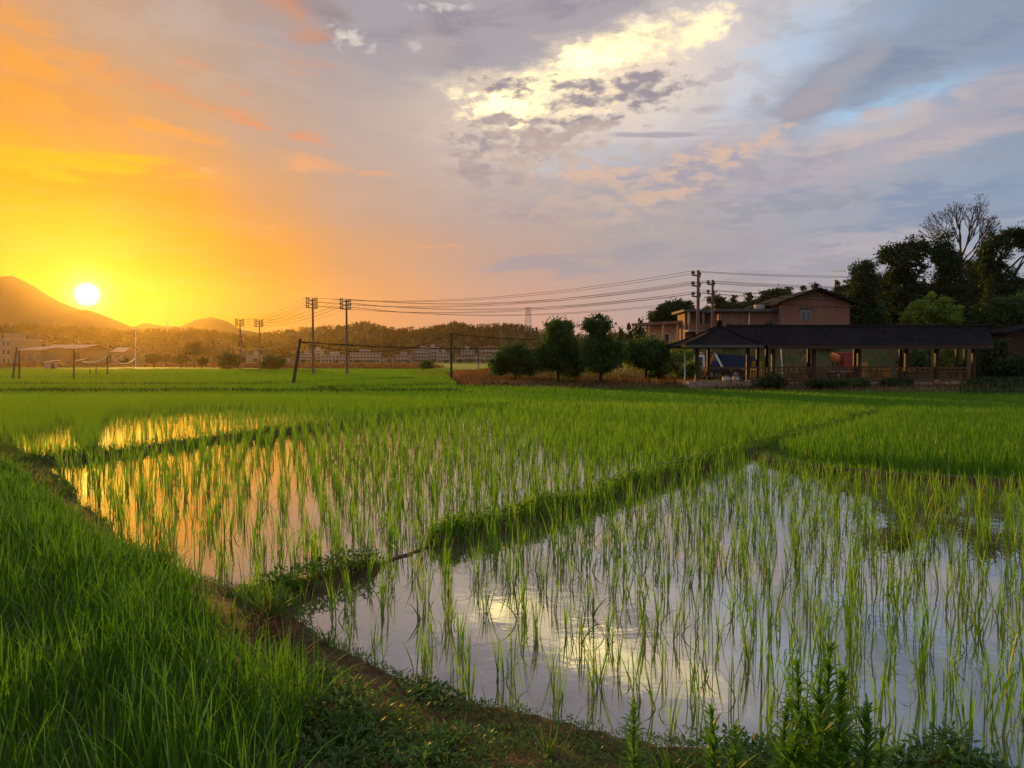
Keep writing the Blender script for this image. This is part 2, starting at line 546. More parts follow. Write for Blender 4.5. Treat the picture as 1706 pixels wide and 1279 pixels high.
W_BANK = np.vstack([gl(BANK_EDGE), [(14, -8), (-60, -8), (-60, 24)]])
W_L1A, W_L1B, W_L1, W_L2, W_L3, W_L4 = (gl(p) for p in (LEV1A, LEV1B, LEV1, LEV2, LEV3, LEV4))
# the weedy rise with the trees and the pavilion
W_RISE = np.array([G(760, 645), G(900, 648), G(1150, 652), G(1400, 656), G(1700, 660), G(2300, 668), (160, 70), (160, 130), (4, 130), G(840, 615), G(740, 625)])


def ground_h(x, y):
    h = np.full(x.shape, -0.13) + 0.02 * wav(x, y, 2.3)
    # dense outer fields stand a little higher and drier
    far = ss(y, 30, 40)
    h = h + far * 0.14
    e = seg_dist(np.vstack([W_BANK, W_BANK[:1]]), x, y)
    sd = np.where(in_poly(W_BANK, x, y), e, -e) + 0.06 * wav(x, y, 3.1, 2) + 0.03 * wav(x, y, 9.0, 3)
    top = 0.20 + 0.04 * wav(x, y, 1.7, 4) + 0.025 * wav(x, y, 6.0, 5)
    h = np.maximum(h, np.where(sd > -0.3, -0.13 + 0.19 * ss(sd, -0.12, 0.12) + (top - .06) * ss(sd, .2, 1.2), -1))
    for pl, hh, w in ((W_L1A, .08, .16), (W_L1B, .012, .10), (W_L1, .12, .18), (W_L2, .10, .32), (W_L3, .10, .30), (W_L4, .10, .5)):
        d = seg_dist(pl, x, y) + 0.05 * wav(x, y, 3.7, 6) + .02 * wav(x, y, 11.0, 8)
        h = np.maximum(h, -0.13 + (hh + 0.13) * (1 - ss(d, w * .4, w * 1.25)))
    e = seg_dist(np.vstack([W_RISE, W_RISE[:1]]), x, y)
    sd = np.where(in_poly(W_RISE, x, y), e, -e)
    h = np.maximum(h, 0.45 * ss(sd, -.5, 2.5) - .1)
    # the embankment that carries the brick house
    h = h + 2.9 * ss(y + .4 * wav(x, y, .6, 7), 60.5, 67.5) * ss(x, 9.5, 15.0) * (1 - ss(y, 98, 112))
    return h


def axis(lo, hi, step, far_lo, far_hi, grow=1.16):
    a = list(np.arange(lo, hi + 1e-6, step))
    s, v = step, hi
    while v < far_hi:
        s *= grow
        v += s
        a.append(v)
    s, v = step, lo
    pre = []
    while v > far_lo:
        s *= grow
        v -= s
        pre.append(v)
    return np.array(pre[::-1] + a)


def axis2(lo, hi, step, m_lo, m_hi, g, far_lo, far_hi):
    """even near the camera, then slowly and at last quickly growing steps"""
    a = axis(lo, hi, step, m_lo, m_hi, g)
    up, dn = [], []
    s, v = a[-1] - a[-2], a[-1]
    while v < far_hi:
        s *= 1.17
        v = min(v + s, far_hi)
        up.append(v)
    s, v = a[1] - a[0], a[0]
    while v > far_lo:
        s *= 1.17
        v = max(v - s, far_lo)
        dn.append(v)
    return np.concatenate([dn[::-1], a, up])


def build_ground():
    X = axis2(-11, 9, .085, -60, 60, 1.04, -1010, 1010)
    Y = axis2(2, 25, .085, -8, 90, 1.03, -120, 1045)
    gx, gy = np.meshgrid(X, Y)
    x, y = gx.ravel(), gy.ravel()
    z = ground_h(x, y)
    nx, ny = len(X), len(Y)
    i = np.arange(nx * ny).reshape(ny, nx)
    Q = np.stack([i[:-1, :-1], i[:-1, 1:], i[1:, 1:], i[1:, :-1]], -1).reshape(-1, 4)
    px, py = project(x, np.maximum(y, .5))
    green = np.clip(ss(y, 30, 42) + in_poly(PX_D, px, py) * .4, 0, 1)
    rise = in_poly(W_RISE, x, y).astype(float)
    me = np_mesh('ground', np.stack([x, y, z], -1), Q, {'field': green, 'rise': rise, 'turf': in_poly(PX_TALL_0, px, py) * (y > .6) * (y < 30) + ((y <= 2.2) & (x < 3))}, smooth=True)
    m, q, out = new_mat('soil')
    tc = q.n('ShaderNodeTexCoord').outputs['Object']
    n1 = q.noise(tc, 7.0, 8, .65)
    n2 = q.noise(tc, .8, 4, .6)
    n3 = q.noise(tc, 30.0, 4, .6)
    mud = q.mix(q.step(n1, .35, .65), (.035, .018, .010, 1), (.115, .055, .030, 1))
    mud = q.mix(q.mul(q.step(n2, .42, .62), .6), mud, (.03, .038, .012, 1))
    mud = q.mix(q.mul(attr(q, 'turf'), .8), mud, q.mix(n1, (.010, .022, .004, 1), (.028, .045, .010, 1)))
    gx_ = q.mix(q.step(n2, .35, .65), (.05, .12, .004, 1), (.08, .15, .006, 1))
    col = q.mix(attr(q, 'field'), mud, gx_)
    dry = q.mix(q.step(n2, .4, .6), (.07, .045, .02, 1), (.045, .055, .015, 1))
    col = q.mix(attr(q, 'rise'), col, dry)
    hgt = q.add(q.mul(n1, .7), q.mul(n3, .3))
    principled(q, out, col, .9, 0, .15, hgt, .6, .03)
    o = link('ground', me, m)
    tag(o, kind='structure')

    # water lying in the paddies
    wm, q, out = new_mat('paddy_water')
    tc = q.n('ShaderNodeTexCoord').outputs['Object']
    rip = q.noise(tc, 9.0, 3, .5)
    mp = q.n('ShaderNodeMapping')
    q.put(mp.inputs['Vector'], tc)
    mp.inputs['Scale'].default_value = (1, 2.2, 1)
    rip2 = q.noise(mp.outputs[0], 2.2, 2, .5)
    calm = q.step(q.noise(tc, .5, 2, .5), .45, .62, .25, 1.0)
    bn = q.n('ShaderNodeBump')
    bn.inputs['Strength'].default_value = 0.09
    bn.inputs['Distance'].default_value = 0.02
    wy = q.sep(tc)[1]
    q.put(bn.inputs['Height'], q.mul(q.mul(q.add(rip, rip2), calm), q.step(wy, 13, 19, 1.0, 3.2)))
    gl_ = q.n('ShaderNodeBsdfGlossy')
    gl_.inputs['Color'].default_value = (.97, .97, .97, 1)
    gl_.inputs['Roughness'].default_value = 0.032
    q.t.links.new(bn.outputs[0], gl_.inputs['Normal'])
    df = q.n('ShaderNodeBsdfDiffuse')
    q.put(df.inputs['Color'], q.mix(rip2, (.06, .048, .035, 1), (.09, .072, .05, 1)))
    fr = q.n('ShaderNodeFresnel')
    fr.inputs['IOR'].default_value = 1.33
    mx = q.n('ShaderNodeMixShader')
    q.put(mx.inputs[0], q.m('MULTIPLY_ADD', fr.outputs[0], 1.0, .37, clamp=True))
    q.t.links.new(df.outputs[0], mx.inputs[1])
    q.t.links.new(gl_.outputs[0], mx.inputs[2])
    q.t.links.new(mx.outputs[0], out.inputs['Surface'])
    V = [(-60, 1.5, 0), (60, 1.5, 0), (60, 48, 0), (-60, 48, 0)]
    o = link('water', np_mesh('water', np.array(V), np.array([[0, 1, 2, 3]])), wm)
    tag(o, kind='structure')


build_ground()
# ------------------------------------------------------------------ grass-like plants
def blades(base, h, w, az, lean, bend, droop, segs, tint, yaw=None, tip=.08):
    """strips growing from base (n,3): height h, width w, leaning towards az; bend curls the upper half over, droop lets the tip fall"""
    n = len(base)
    t = np.linspace(0, 1, segs + 1)
    T = t[None, :]
    h_ = h[:, None]
    hor = h_ * (np.sin(lean)[:, None] * T + bend[:, None] * T ** 2.4)
    ver = h_ * (np.cos(lean)[:, None] * T - droop[:, None] * T ** 3)
    cx = base[:, 0:1] + np.cos(az)[:, None] * hor
    cy = base[:, 1:2] + np.sin(az)[:, None] * hor
    cz = base[:, 2:3] + ver
    prof = np.minimum(1, (1 - t) * 2.2) ** .8 * (0.55 + .45 * np.minimum(1, t * 4))
    prof = np.maximum(prof, tip)
    ww = .5 * w[:, None] * prof[None, :]
    if yaw is None:
        yaw = az + np.pi / 2
    ox, oy = np.cos(yaw)[:, None] * ww, np.sin(yaw)[:, None] * ww
    V = np.stack([np.stack([cx - ox, cy - oy, cz], -1), np.stack([cx + ox, cy + oy, cz], -1)], 2)   # n, segs+1, 2, 3
    V = V.reshape(-1, 3)
    k = np.arange(n)[:, None] * (segs + 1) * 2 + np.arange(segs)[None, :] * 2
    Q = np.stack([k, k + 1, k + 3, k + 2], -1).reshape(-1, 4)
    tt = np.repeat(tint, (segs + 1) * 2)
    al = np.tile(np.repeat(t, 2), n)
    return V, Q, tt, al


def merge(parts):
    V, Q, T, A, k = [], [], [], [], 0
    for v, q_, t, a in parts:
        V.append(v)
        Q.append(q_ + k)
        T.append(t)
        A.append(a)
        k += len(v)
    return np.vstack(V), np.vstack(Q), np.concatenate(T), np.concatenate(A)


def rice_hill(rng, n, hmin, hmax, w, spread=.17, segs=5, foot=.018, drop=.2):
    """one hill of rice: upright leaves from one foot, some arching over"""
    base = np.stack([rng.normal(0, foot, n), rng.normal(0, foot, n), np.full(n, -.03)], -1)
    h = rng.uniform(hmin, hmax, n)
    az = rng.uniform(0, 2 * np.pi, n)
    lean = np.abs(rng.normal(0, spread, n))
    bend = np.abs(rng.normal(.03, .08, n))
    droop = np.zeros(n)
    low = rng.random(n) < drop
    bend[low] += rng.uniform(.15, .5, low.sum())
    droop[low] = rng.uniform(.25, .75, low.sum())
    lean[low] += rng.uniform(.1, .35, low.sum())
    h[low] *= rng.uniform(.55, .95, low.sum())
    tint = rng.uniform(0, 1, n)
    return blades(base, h, w * rng.uniform(.7, 1.25, n), az, lean, bend, droop, segs, tint, yaw=rng.uniform(0, 2 * np.pi, n))


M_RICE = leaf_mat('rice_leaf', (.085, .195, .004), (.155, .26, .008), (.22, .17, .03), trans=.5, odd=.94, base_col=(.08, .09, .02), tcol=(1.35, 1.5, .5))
M_RICE_DENSE = leaf_mat('dense_rice_leaf', (.055, .155, .003), (.095, .20, .005), None, trans=.5, tcol=(1.4, 1.5, .5))
M_GRASS = leaf_mat('bank_grass_leaf', (.028, .110, .004), (.075, .18, .008), (.22, .17, .05), trans=.45, odd=.975)
M_LEVEE = leaf_mat('dividing_bank_leaf', (.09, .22, .006), (.18, .31, .010), (.20, .18, .04), trans=.5, odd=.96)


def hills_to_world(rows, variants, rng):
    """rows (n,5): x, y, scale, turn, variant -> one merged mesh"""
    parts = []
    for k, v in enumerate(variants):
        r = rows[rows[:, 4] == k]
        if not len(r):
            continue
        V, Q, T, A = v
        c, s = np.cos(r[:, 3])[:, None], np.sin(r[:, 3])[:, None]
        sc = r[:, 2][:, None]
        x = (V[None, :, 0] * c - V[None, :, 1] * s) * sc + r[:, 0][:, None]
        y = (V[None, :, 0] * s + V[None, :, 1] * c) * sc + r[:, 1][:, None]
        z = np.broadcast_to(V[None, :, 2] * sc, x.shape) + (r[:, 5][:, None] if r.shape[1] > 5 else 0)
        W = np.stack([x, y, z], -1).reshape(-1, 3)
        QQ = (Q[None] + (np.arange(len(r)) * len(V))[:, None, None]).reshape(-1, 4)
        tt = (np.tile(T, (len(r), 1)) * .6 + rng.random((len(r), 1)) * .4).ravel()
        parts.append((W, QQ, np.minimum(tt, 1), np.tile(A, len(r))))
    return merge(parts)


def grid_hills(rng, x0, x1, y0, y1, dx, dy, jit, skew=0.0):
    xs = np.arange(x0, x1, dx)
    ys = np.arange(y0, y1, dy)
    gx, gy = np.meshgrid(xs, ys)
    gx = gx + skew * gy
    gx = gx + rng.normal(0, jit, gx.shape) + .05 * wav(gx, gy, .5, 3)
    gy = gy + rng.normal(0, jit * 1.5, gy.shape)
    return gx.ravel(), gy.ravel()


def build_rice():
    rng = np.random.default_rng(5)
    # ---- near flooded paddy: hills one could count; the largest 290 are objects of their own
    x, y = grid_hills(rng, -3.5, 18, 3.4, 15, .25, .215, .045, skew=-.12)
    px, py = project(x, y)
    ok = in_poly(PX_C, px, py) & (ground_h(x, y) < -.02) & (seg_dist(W_L3, x, y) > .5) & (px > -60) & (px < 1790) & (py < 1330)
    # thin, patchy planting in the front left corner, fuller to the right
    keep = rng.random(len(x)) < np.where((px < 1000) & (py > 960), .72, .93)
    ok &= keep
    x, y, px, py = x[ok], y[ok], px[ok], py[ok]
    order = np.argsort(y)
    x, y, px, py = x[order], y[order], px[order], py[order]
    var = [rice_hill(rng, int(rng.integers(5, 10)), .25, .43, .0090, spread=.105, segs=6, drop=.2) for _ in range(16)]
    meshes = []
    for V, Q, T, A in var:
        me = np_mesh('rice_plant', V, Q, {'tint': T, 'along': A})
        me.materials.append(M_RICE)
        meshes.append(me)
    vis = (px > -10) & (px < 1716)
    idx = np.where(vis)[0][:290]
    mask = np.zeros(len(x), bool)
    mask[idx] = True
    for i in idx:
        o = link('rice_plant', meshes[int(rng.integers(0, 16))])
        o.location = (x[i], y[i], 0)
        o.rotation_euler = (0, 0, rng.uniform(0, 6.28))
        s = rng.uniform(.8, 1.12) * (1.08 if px[i] > 1250 else .95)
        o.scale = (s, s, s * rng.uniform(.9, 1.1))
        tag(o, 'thin green rice seedling standing in the nearest flooded paddy', 'rice plant', 'rice seedlings in the nearest flooded paddy')
    rest = ~mask
    n = rest.sum()
    rows = np.stack([x[rest], y[rest], rng.uniform(.85, 1.15, n), rng.uniform(0, 6.28, n), rng.integers(0, 16, n)], -1)
    V, Q, T, A = hills_to_world(rows, var, rng)
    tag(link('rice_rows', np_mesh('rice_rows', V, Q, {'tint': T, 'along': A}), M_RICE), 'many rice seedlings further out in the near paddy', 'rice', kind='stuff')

    # ---- middle paddy, golden water between the rows
    var_m = [rice_hill(rng, int(rng.integers(4, 8)), .26, .41, .0105, spread=.08, segs=4, drop=.07) for _ in range(14)]
    x, y = grid_hills(rng, -24, 34, 5.6, 32, .27, .18, .046, skew=-.30)
    px, py = project(x, y)
    ok = in_poly(PX_B, px, py) & (ground_h(x, y) < -.02) & (px > -80) & (px < 1800) & (rng.random(len(x)) < np.where((px < 520) & (py > 740), .60, .90))
    # fuller stand to the right and towards the far side
    den = ss(px - (py - 680) * 2.2, 620, 1000)
    x2, y2 = grid_hills(rng, -24, 24, 12, 32, .17, .19, .03)
    px2, py2 = project(x2, y2)
    ok2 = in_poly(PX_B, px2, py2) & (rng.random(len(x2)) < .75 * ss(px2 - (py2 - 680) * 2.2, 680, 1050)) & (ground_h(x2, y2) < -.02)
    xs, ys = np.concatenate([x[ok], x2[ok2]]), np.concatenate([y[ok], y2[ok2]])
    n = len(xs)
    rows = np.stack([xs, ys, rng.uniform(.85, 1.15, n), rng.uniform(0, 6.28, n), rng.integers(0, 14, n)], -1)
    V, Q, T, A = hills_to_world(rows, var_m, rng)
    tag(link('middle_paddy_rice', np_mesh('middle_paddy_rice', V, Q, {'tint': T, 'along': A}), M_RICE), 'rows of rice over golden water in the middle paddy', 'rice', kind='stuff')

    # ---- far left paddy: dense at the back, open golden water at the front
    x, y = grid_hills(rng, -40, 6, 13, 37, .30, .22, .03, skew=.1)
    px, py = project(x, y)
    ok = in_poly(PX_A, px, py) & (ground_h(x, y) < -.02) & (px > -100)
    opn = np.exp(-((px - 225) / 200) ** 2 - ((py - 724 + (px - 235) * .10) / 28) ** 2)
    x2, y2 = grid_hills(rng, -40, 6, 13, 37, .14, .17, .04)
    px2, py2 = project(x2, y2)
    opn2 = np.exp(-((px2 - 250) / 220) ** 2 - ((py2 - 722 + (px2 - 250) * .10) / 30) ** 2)
    mid2 = ss(px2, 300, 420) * ss(py2, 682, 700) * .75
    glint = np.exp(-((px2 - 147) / 22) ** 2 - ((py2 - 722) / 32) ** 2) * 1.5  # extra rice added to cover the sun's glint on the water
    ok2 = in_poly(PX_A, px2, py2) & (ground_h(x2, y2) < -.02) & (rng.random(len(x2)) < 1 - np.clip(opn2 * 2.2 + mid2 - glint * 1.6, 0, 1)) & (px2 > -100)
    gl1 = np.exp(-((px - 147) / 22) ** 2 - ((py - 722) / 32) ** 2)
    ok &= rng.random(len(x)) < 1 - .55 * np.clip(opn * 1.5 - gl1 * 2, 0, 1)
    xs, ys = np.concatenate([x[ok], x2[ok2]]), np.concatenate([y[ok], y2[ok2]])
    n = len(xs)
    rows = np.stack([xs, ys, rng.uniform(.8, 1.1, n), rng.uniform(0, 6.28, n), rng.integers(0, 14, n)], -1)
    V, Q, T, A = hills_to_world(rows, var_m, rng)
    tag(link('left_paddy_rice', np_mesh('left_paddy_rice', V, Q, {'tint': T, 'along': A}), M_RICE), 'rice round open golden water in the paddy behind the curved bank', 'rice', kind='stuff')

    # ---- dense dark green field on the right
    var_d = [rice_hill(rng, 9, .30, .50, .013, spread=.2, segs=4, drop=.2) for _ in range(10)]
    x, y = grid_hills(rng, 5, 34, 12, 30, .15, .15, .04)
    px, py = project(x, y)
    ok = in_poly(PX_D, px, py) & (px < 1800) & (seg_dist(W_L3, x, y) > .40) & (seg_dist(W_L4, x, y) > .5) & (seg_dist(W_L1, x, y) > .55)
    n = ok.sum()
    rows = np.stack([x[ok], y[ok], rng.uniform(.85, 1.15, n), rng.uniform(0, 6.28, n), rng.integers(0, 10, n)], -1)
    V, Q, T, A = hills_to_world(rows, var_d, rng)
    tag(link('right_field_rice', np_mesh('right_field_rice', V, Q, {'tint': T, 'along': A}), M_RICE_DENSE), 'dense unbroken green rice in the right hand field', 'rice', kind='stuff')

    # ---- the outer fields out to the edge of the village: single broad leaves
    parts = []
    for y0, y1, dens, w, hh in ((27, 40, 95, .03, .44), (40, 60, 52, .045, .44), (60, 85, 26, .07, .42), (85, 125, 13, .11, .40)):
        area = (y1 - y0) * (y1 + y0) * .75
        n = int(area * dens)
        u = rng.random(n)
        y = np.sqrt(y0 * y0 + u * (y1 * y1 - y0 * y0))
        x = rng.uniform(-.75, .75, n) * y
        px, py = project(x, y)
        rise = in_poly(W_RISE, x, y)
        ok = ~rise & ~in_poly(PX_A, px, py) & ~in_poly(PX_B, px, py) & ~in_poly(PX_D, px, py) & (py < 700)
        # paths between the fields
        for a, b, wd in FIELD_EDGES:
            ok &= seg_dist(np.array([a, b]), x, y) > wd
        x, y, px, py = x[ok], y[ok], px[ok], py[ok]
        n = len(x)
        zone = np.where((py > 656) | (px > 760), .62, np.where(py > 645, .80, np.where(py > 634.5, .95, 1.05)))
        base = np.stack([x, y, np.full(n, .0)], -1)
        parts.append(blades(base, hh * zone * rng.uniform(.75, 1.1, n), w * rng.uniform(.7, 1.3, n), rng.uniform(0, 6.28, n), np.abs(rng.normal(0, .16, n)),
                            rng.uniform(0, .2, n), rng.uniform(0, .15, n), 2, np.clip(rng.random(n) * .7 + .15 + .25 * wav(x, y, .12, 9), 0, 1), yaw=rng.uniform(0, 6.28, n)))
    V, Q, T, A = merge(parts)
    tag(link('outer_field_rice', np_mesh('outer_field_rice', V, Q, {'tint': T, 'along': A}), M_RICE_DENSE), 'smooth green rice of the outer fields', 'rice', kind='stuff')


FIELD_EDGES = []
for (a, b, wd) in [((-600, 657), (330, 655), .5), ((330, 655), (760, 655), .35), ((-700, 644), (420, 645), .5), ((420, 645), (690, 634), .6), ((-700, 634), (180, 633), .7),
                   ((520, 652), (745, 646), .3)]:
    FIELD_EDGES.append((G(*a), G(*b), wd))
build_rice()


def build_shade_bands():
    """dark blades added in place of the shaded rice fronts between the outer fields"""
    rng = np.random.default_rng(77)
    parts = []
    for a, b, wd in FIELD_EDGES:
        L = math.hypot(b[0] - a[0], b[1] - a[1])
        n = int(L * 110)
        t = rng.random(n)
        x = a[0] + (b[0] - a[0]) * t
        y = a[1] + (b[1] - a[1]) * t + rng.normal(0, wd * .55, n)
        k = np.abs(x) < y * .74
        x, y = x[k], y[k]
        n = len(x)
        az = rng.uniform(0, 6.28, n)
        parts.append(blades(np.stack([x, y, np.full(n, -.02)], -1), .40 * (.85 + .25 * (wav(x, y, .8, 5) * .5 + .5)) * rng.uniform(.7, 1.2, n), .045 * rng.uniform(.7, 1.4, n), az,
                            np.abs(rng.normal(.1, .2, n)), np.abs(rng.normal(.15, .2, n)), rng.uniform(0, .4, n), 3, rng.random(n)))
    V, Q, T, A = merge(parts)
    m = leaf_mat('shade_band_leaf', (.014, .042, .003), (.032, .07, .006), (.09, .05, .02), trans=.2, odd=.93)  # shade of the rice fronts put into this dark leaf colour
    tag(link('shade_band_blades', np_mesh('shade_band_blades', V, Q, {'tint': T, 'along': A}), m), 'dark blades standing in for the shaded rice fronts of the outer fields', 'grass', kind='stuff')


build_shade_bands()


# ------------------------------------------------------------------ the near bank: tall grass, low weeds, tufts on the dividing banks
PX_TALL = [(-900, 700), (-200, 735), (0, 775), (50, 812), (90, 850), (150, 900), (215, 942), (290, 975), (325, 1000), (345, 1060), (385, 1130), (500, 1190),
           (535, 1230), (500, 1290), (480, 1500), (-1500, 1500)]


def low_leaves(rng, x, y, z, n_leaf, size, height):
    """sprigs of small oval leaves; each leaf two triangles folded on its rib -> one quad"""
    n = len(x)
    k = n_leaf
    bx, by = np.repeat(x, k), np.repeat(y, k)
    bz = np.repeat(z, k) + rng.uniform(.1, 1, n * k) * np.repeat(height, k)
    az = rng.uniform(0, 2 * np.pi, n * k)
    r = rng.uniform(.01, .05, n * k) * np.repeat(height, k) / .1
    L = size * rng.uniform(.5, 1.5, n * k)
    el = rng.uniform(-.2, .9, n * k)
    d = np.stack([np.cos(az) * np.cos(el), np.sin(az) * np.cos(el), np.sin(el)], -1)
    s = np.stack([-np.sin(az), np.cos(az), rng.uniform(-.4, .4, n * k)], -1)
    p = np.stack([bx + np.cos(az) * r, by + np.sin(az) * r, bz], -1)
    a = p
    b = p + d * (L * .5)[:, None] + s * (L * .2)[:, None]
    c = p + d * L[:, None]
    e = p + d * (L * .5)[:, None] - s * (L * .2)[:, None]
    V = np.stack([a, b, c, e], 1).reshape(-1, 3)
    Q = np.arange(len(V)).reshape(-1, 4)
    t = np.repeat(rng.random(n * k), 4)
    return V, Q, t, np.ones(len(V))


def scatter(rng, poly, n, y_lo=2.4, y_hi=26):
    """points on the ground, even in area, whose photo pixel lies inside poly"""
    out = []
    got = 0
    while got < n:
        y = np.sqrt(y_lo ** 2 + rng.random(60000) * (y_hi ** 2 - y_lo ** 2))
        x = rng.uniform(-.80, .80, 60000) * y
        px, py = project(x, y)
        k = in_poly(poly, px, py)
        out.append(np.stack([x[k], y[k]], -1))
        got += k.sum()
        if got == 0:
            break
    return np.vstack(out)[:n]


def near_scatter(rng, poly, dens, y_lo, y_hi):
    area = .8 * (y_hi ** 2 - y_lo ** 2)
    n = int(area * dens)
    y = np.sqrt(y_lo ** 2 + rng.random(n) * (y_hi ** 2 - y_lo ** 2))
    x = rng.uniform(-.8, .8, n) * y
    px, py = project(x, y)
    k = in_poly(poly, px, py)
    return x[k], y[k]


def build_bank():
    rng = np.random.default_rng(21)
    parts = []
    for y0, y1, dens, w, seg in ((2.3, 5, 1050, .0080, 5), (5, 9, 760, .0105, 4), (9, 15, 420, .016, 3), (15, 26, 200, .025, 3)):
        x, y = near_scatter(rng, PX_TALL, dens, y0, y1)
        # grass stands in tufts: pull the blades towards tuft centres
        tuft = .5 + .5 * wav(x, y, 5.5, 12)
        k = rng.random(len(x)) < .40 + .60 * tuft
        x, y, tuft = x[k], y[k], tuft[k]
        n = len(x)
        z = ground_h(x, y) - .01
        edge = ss(-seg_dist(np.vstack([W_BANK, W_BANK[:1]]), x, y), -.7, -.1)
        h = (.26 + .18 * tuft) * rng.uniform(.6, 1.25, n) * (1 - .35 * edge) * (1 - .45 * ss(y, 6, 12))
        az = rng.uniform(0, 2 * np.pi, n)
        bend = np.abs(rng.normal(.12, .16, n))
        droop = np.clip(rng.normal(.10, .15, n), 0, .6)
        parts.append(blades(np.stack([x, y, z], -1), h, w * rng.uniform(.6, 1.3, n), az, np.abs(rng.normal(.05, .2, n)), bend, droop, seg,
                            np.clip(rng.random(n) * .75 + .25 * tuft, 0, 1), yaw=az + np.pi / 2 + rng.normal(0, .7, n)))
    V, Q, T, A = merge(parts)
    tag(link('bank_grass', np_mesh('bank_grass', V, Q, {'tint': T, 'along': A}), M_GRASS), 'tall dark green grass covering the near bank', 'grass', kind='stuff')

    # rough short growth down the side of the bank to the water
    x, y = near_scatter(rng, [(-300, 700), (0, 735), (60, 762), (100, 792), (140, 832), (190, 877), (230, 912), (290, 942), (350, 970), (430, 990), (500, 1008), (520, 1060), (620, 1105),
                              (800, 1178), (960, 1205), (1250, 1255), (1430, 1280), (1560, 1240), (1680, 1270), (2200, 1400), (2200, 2000), (480, 2000), (560, 1230), (540, 1150), (440, 1090), (380, 1010),
                              (300, 990), (215, 955), (150, 915), (90, 862), (50, 825), (0, 790), (-300, 752)], 560, 2.2, 26)
    h = ground_h(x, y)
    patch = wav(x, y, 3.4, 51) + .6 * wav(x, y, 8.0, 52)
    px, py = project(x, y)
    dirt_ = np.exp(-((px - 640) / 85) ** 2 - ((py - 1175 - (px - 640) * .55) / 38) ** 2)
    k = (h > -.06) & (rng.random(len(x)) < .45 + .5 * (patch > -.4)) & (rng.random(len(x)) > dirt_)
    x, y, h, patch = x[k], y[k], h[k], patch[k]
    n = len(x)
    az = rng.uniform(0, 6.28, n)
    far_ = np.clip(y / 6, .8, 3.5)
    parts = [blades(np.stack([x, y, h - .01], -1), (.07 + .05 * ss(patch, 0, 1.2)) * rng.uniform(.5, 1.5, n) * (1 + .12 * far_), .005 * far_ * rng.uniform(.6, 1.4, n), az,
                    np.abs(rng.normal(.2, .35, n)), np.abs(rng.normal(.25, .25, n)), rng.uniform(0, .5, n), 3, np.clip(rng.random(n), 0, 1), yaw=az + np.pi / 2 + rng.normal(0, .7, n))]
    # taller tufts and dead stalks standing among it
    tx, ty = near_scatter(rng, [(345, 1040), (500, 1010), (620, 1100), (800, 1178), (960, 1205), (1250, 1255), (1430, 1280), (1560, 1240), (1680, 1270), (1750, 1400), (520, 1400), (560, 1230)], 5.0, 2.2, 8)
    for i in range(len(tx)):
        m_ = int(rng.integers(14, 40))
        hh_ = rng.uniform(.09, .24)
        a_ = rng.uniform(0, 6.28, m_)
        r_ = np.abs(rng.normal(0, .035, m_))
        bx_, by_ = tx[i] + np.cos(a_) * r_, ty[i] + np.sin(a_) * r_
        parts.append(blades(np.stack([bx_, by_, ground_h(bx_, by_) - .01], -1), hh_ * rng.uniform(.5, 1.2, m_), .006 * rng.uniform(.7, 1.3, m_), a_, np.abs(rng.normal(.25, .3, m_)),
                            np.abs(rng.normal(.3, .25, m_)), rng.uniform(0, .5, m_), 5, np.clip(rng.uniform(0, .9) + rng.normal(0, .12, m_), 0, 1), yaw=a_ + np.pi / 2))
    V, Q, T, A = merge(parts)
    m_short = leaf_mat('short_grass_leaf', (.03, .09, .006), (.09, .17, .012), (.20, .13, .05), trans=.42, odd=.90)
    tag(link('bank_side_grass', np_mesh('bank_side_grass', V, Q, {'tint': T, 'along': A}), m_short), 'short rough grass on the side of the near bank', 'grass', kind='stuff')

    # low weeds along the water's edge and across the foot of the picture
    m_weed = leaf_mat('weed_leaf', (.018, .065, .007), (.065, .14, .014), (.16, .14, .04), trans=.4, odd=.95)
    x, y = near_scatter(rng, [(380, 960), (505, 1000), (700, 1140), (960, 1200), (1250, 1250), (1450, 1275), (1570, 1238), (1680, 1275), (2200, 1400), (2200, 2200), (300, 2200), (470, 1300),
                              (545, 1200), (440, 1100), (380, 1010), (220, 920), (90, 800), (110, 790), (240, 905), (380, 965)], 620, 2.2, 15)
    h = ground_h(x, y)
    bare = wav(x, y, 2.6, 15) + .5 * wav(x, y, 7.0, 16)
    px, py = project(x, y)
    dirt = np.exp(-((px - 640) / 85) ** 2 - ((py - 1175 - (px - 640) * .55) / 38) ** 2) + np.exp(-((px - 440) / 40) ** 2 - ((py - 1050) / 28) ** 2) + .8 * np.exp(-((px - 480) / 30) ** 2 - ((py - 1075) / 20) ** 2)
    k = (h > .005) & (bare < .85) & (rng.random(len(x)) > dirt * 1.15)
    x, y, h = x[k], y[k], h[k]
    tall = .02 + .08 * ss(wav(x, y, 2.6, 62), 0, .9) + .03 * (wav(x, y, 4.0, 18) * .5 + .5) + .03 * rng.random(len(x))
    V, Q, T, A = low_leaves(rng, x, y, h - .01, 12, np.repeat(.016 + .022 * ss(wav(x, y, 2.1, 61), -.3, .6) , 12), tall)
    tag(link('low_weeds', np_mesh('low_weeds', V, Q, {'tint': T, 'along': A}), m_weed), 'low leafy weeds along the edge of the near bank', 'weeds', kind='stuff')

    # grass on the dividing banks
    parts = []
    parts_far = []
    parts2 = []
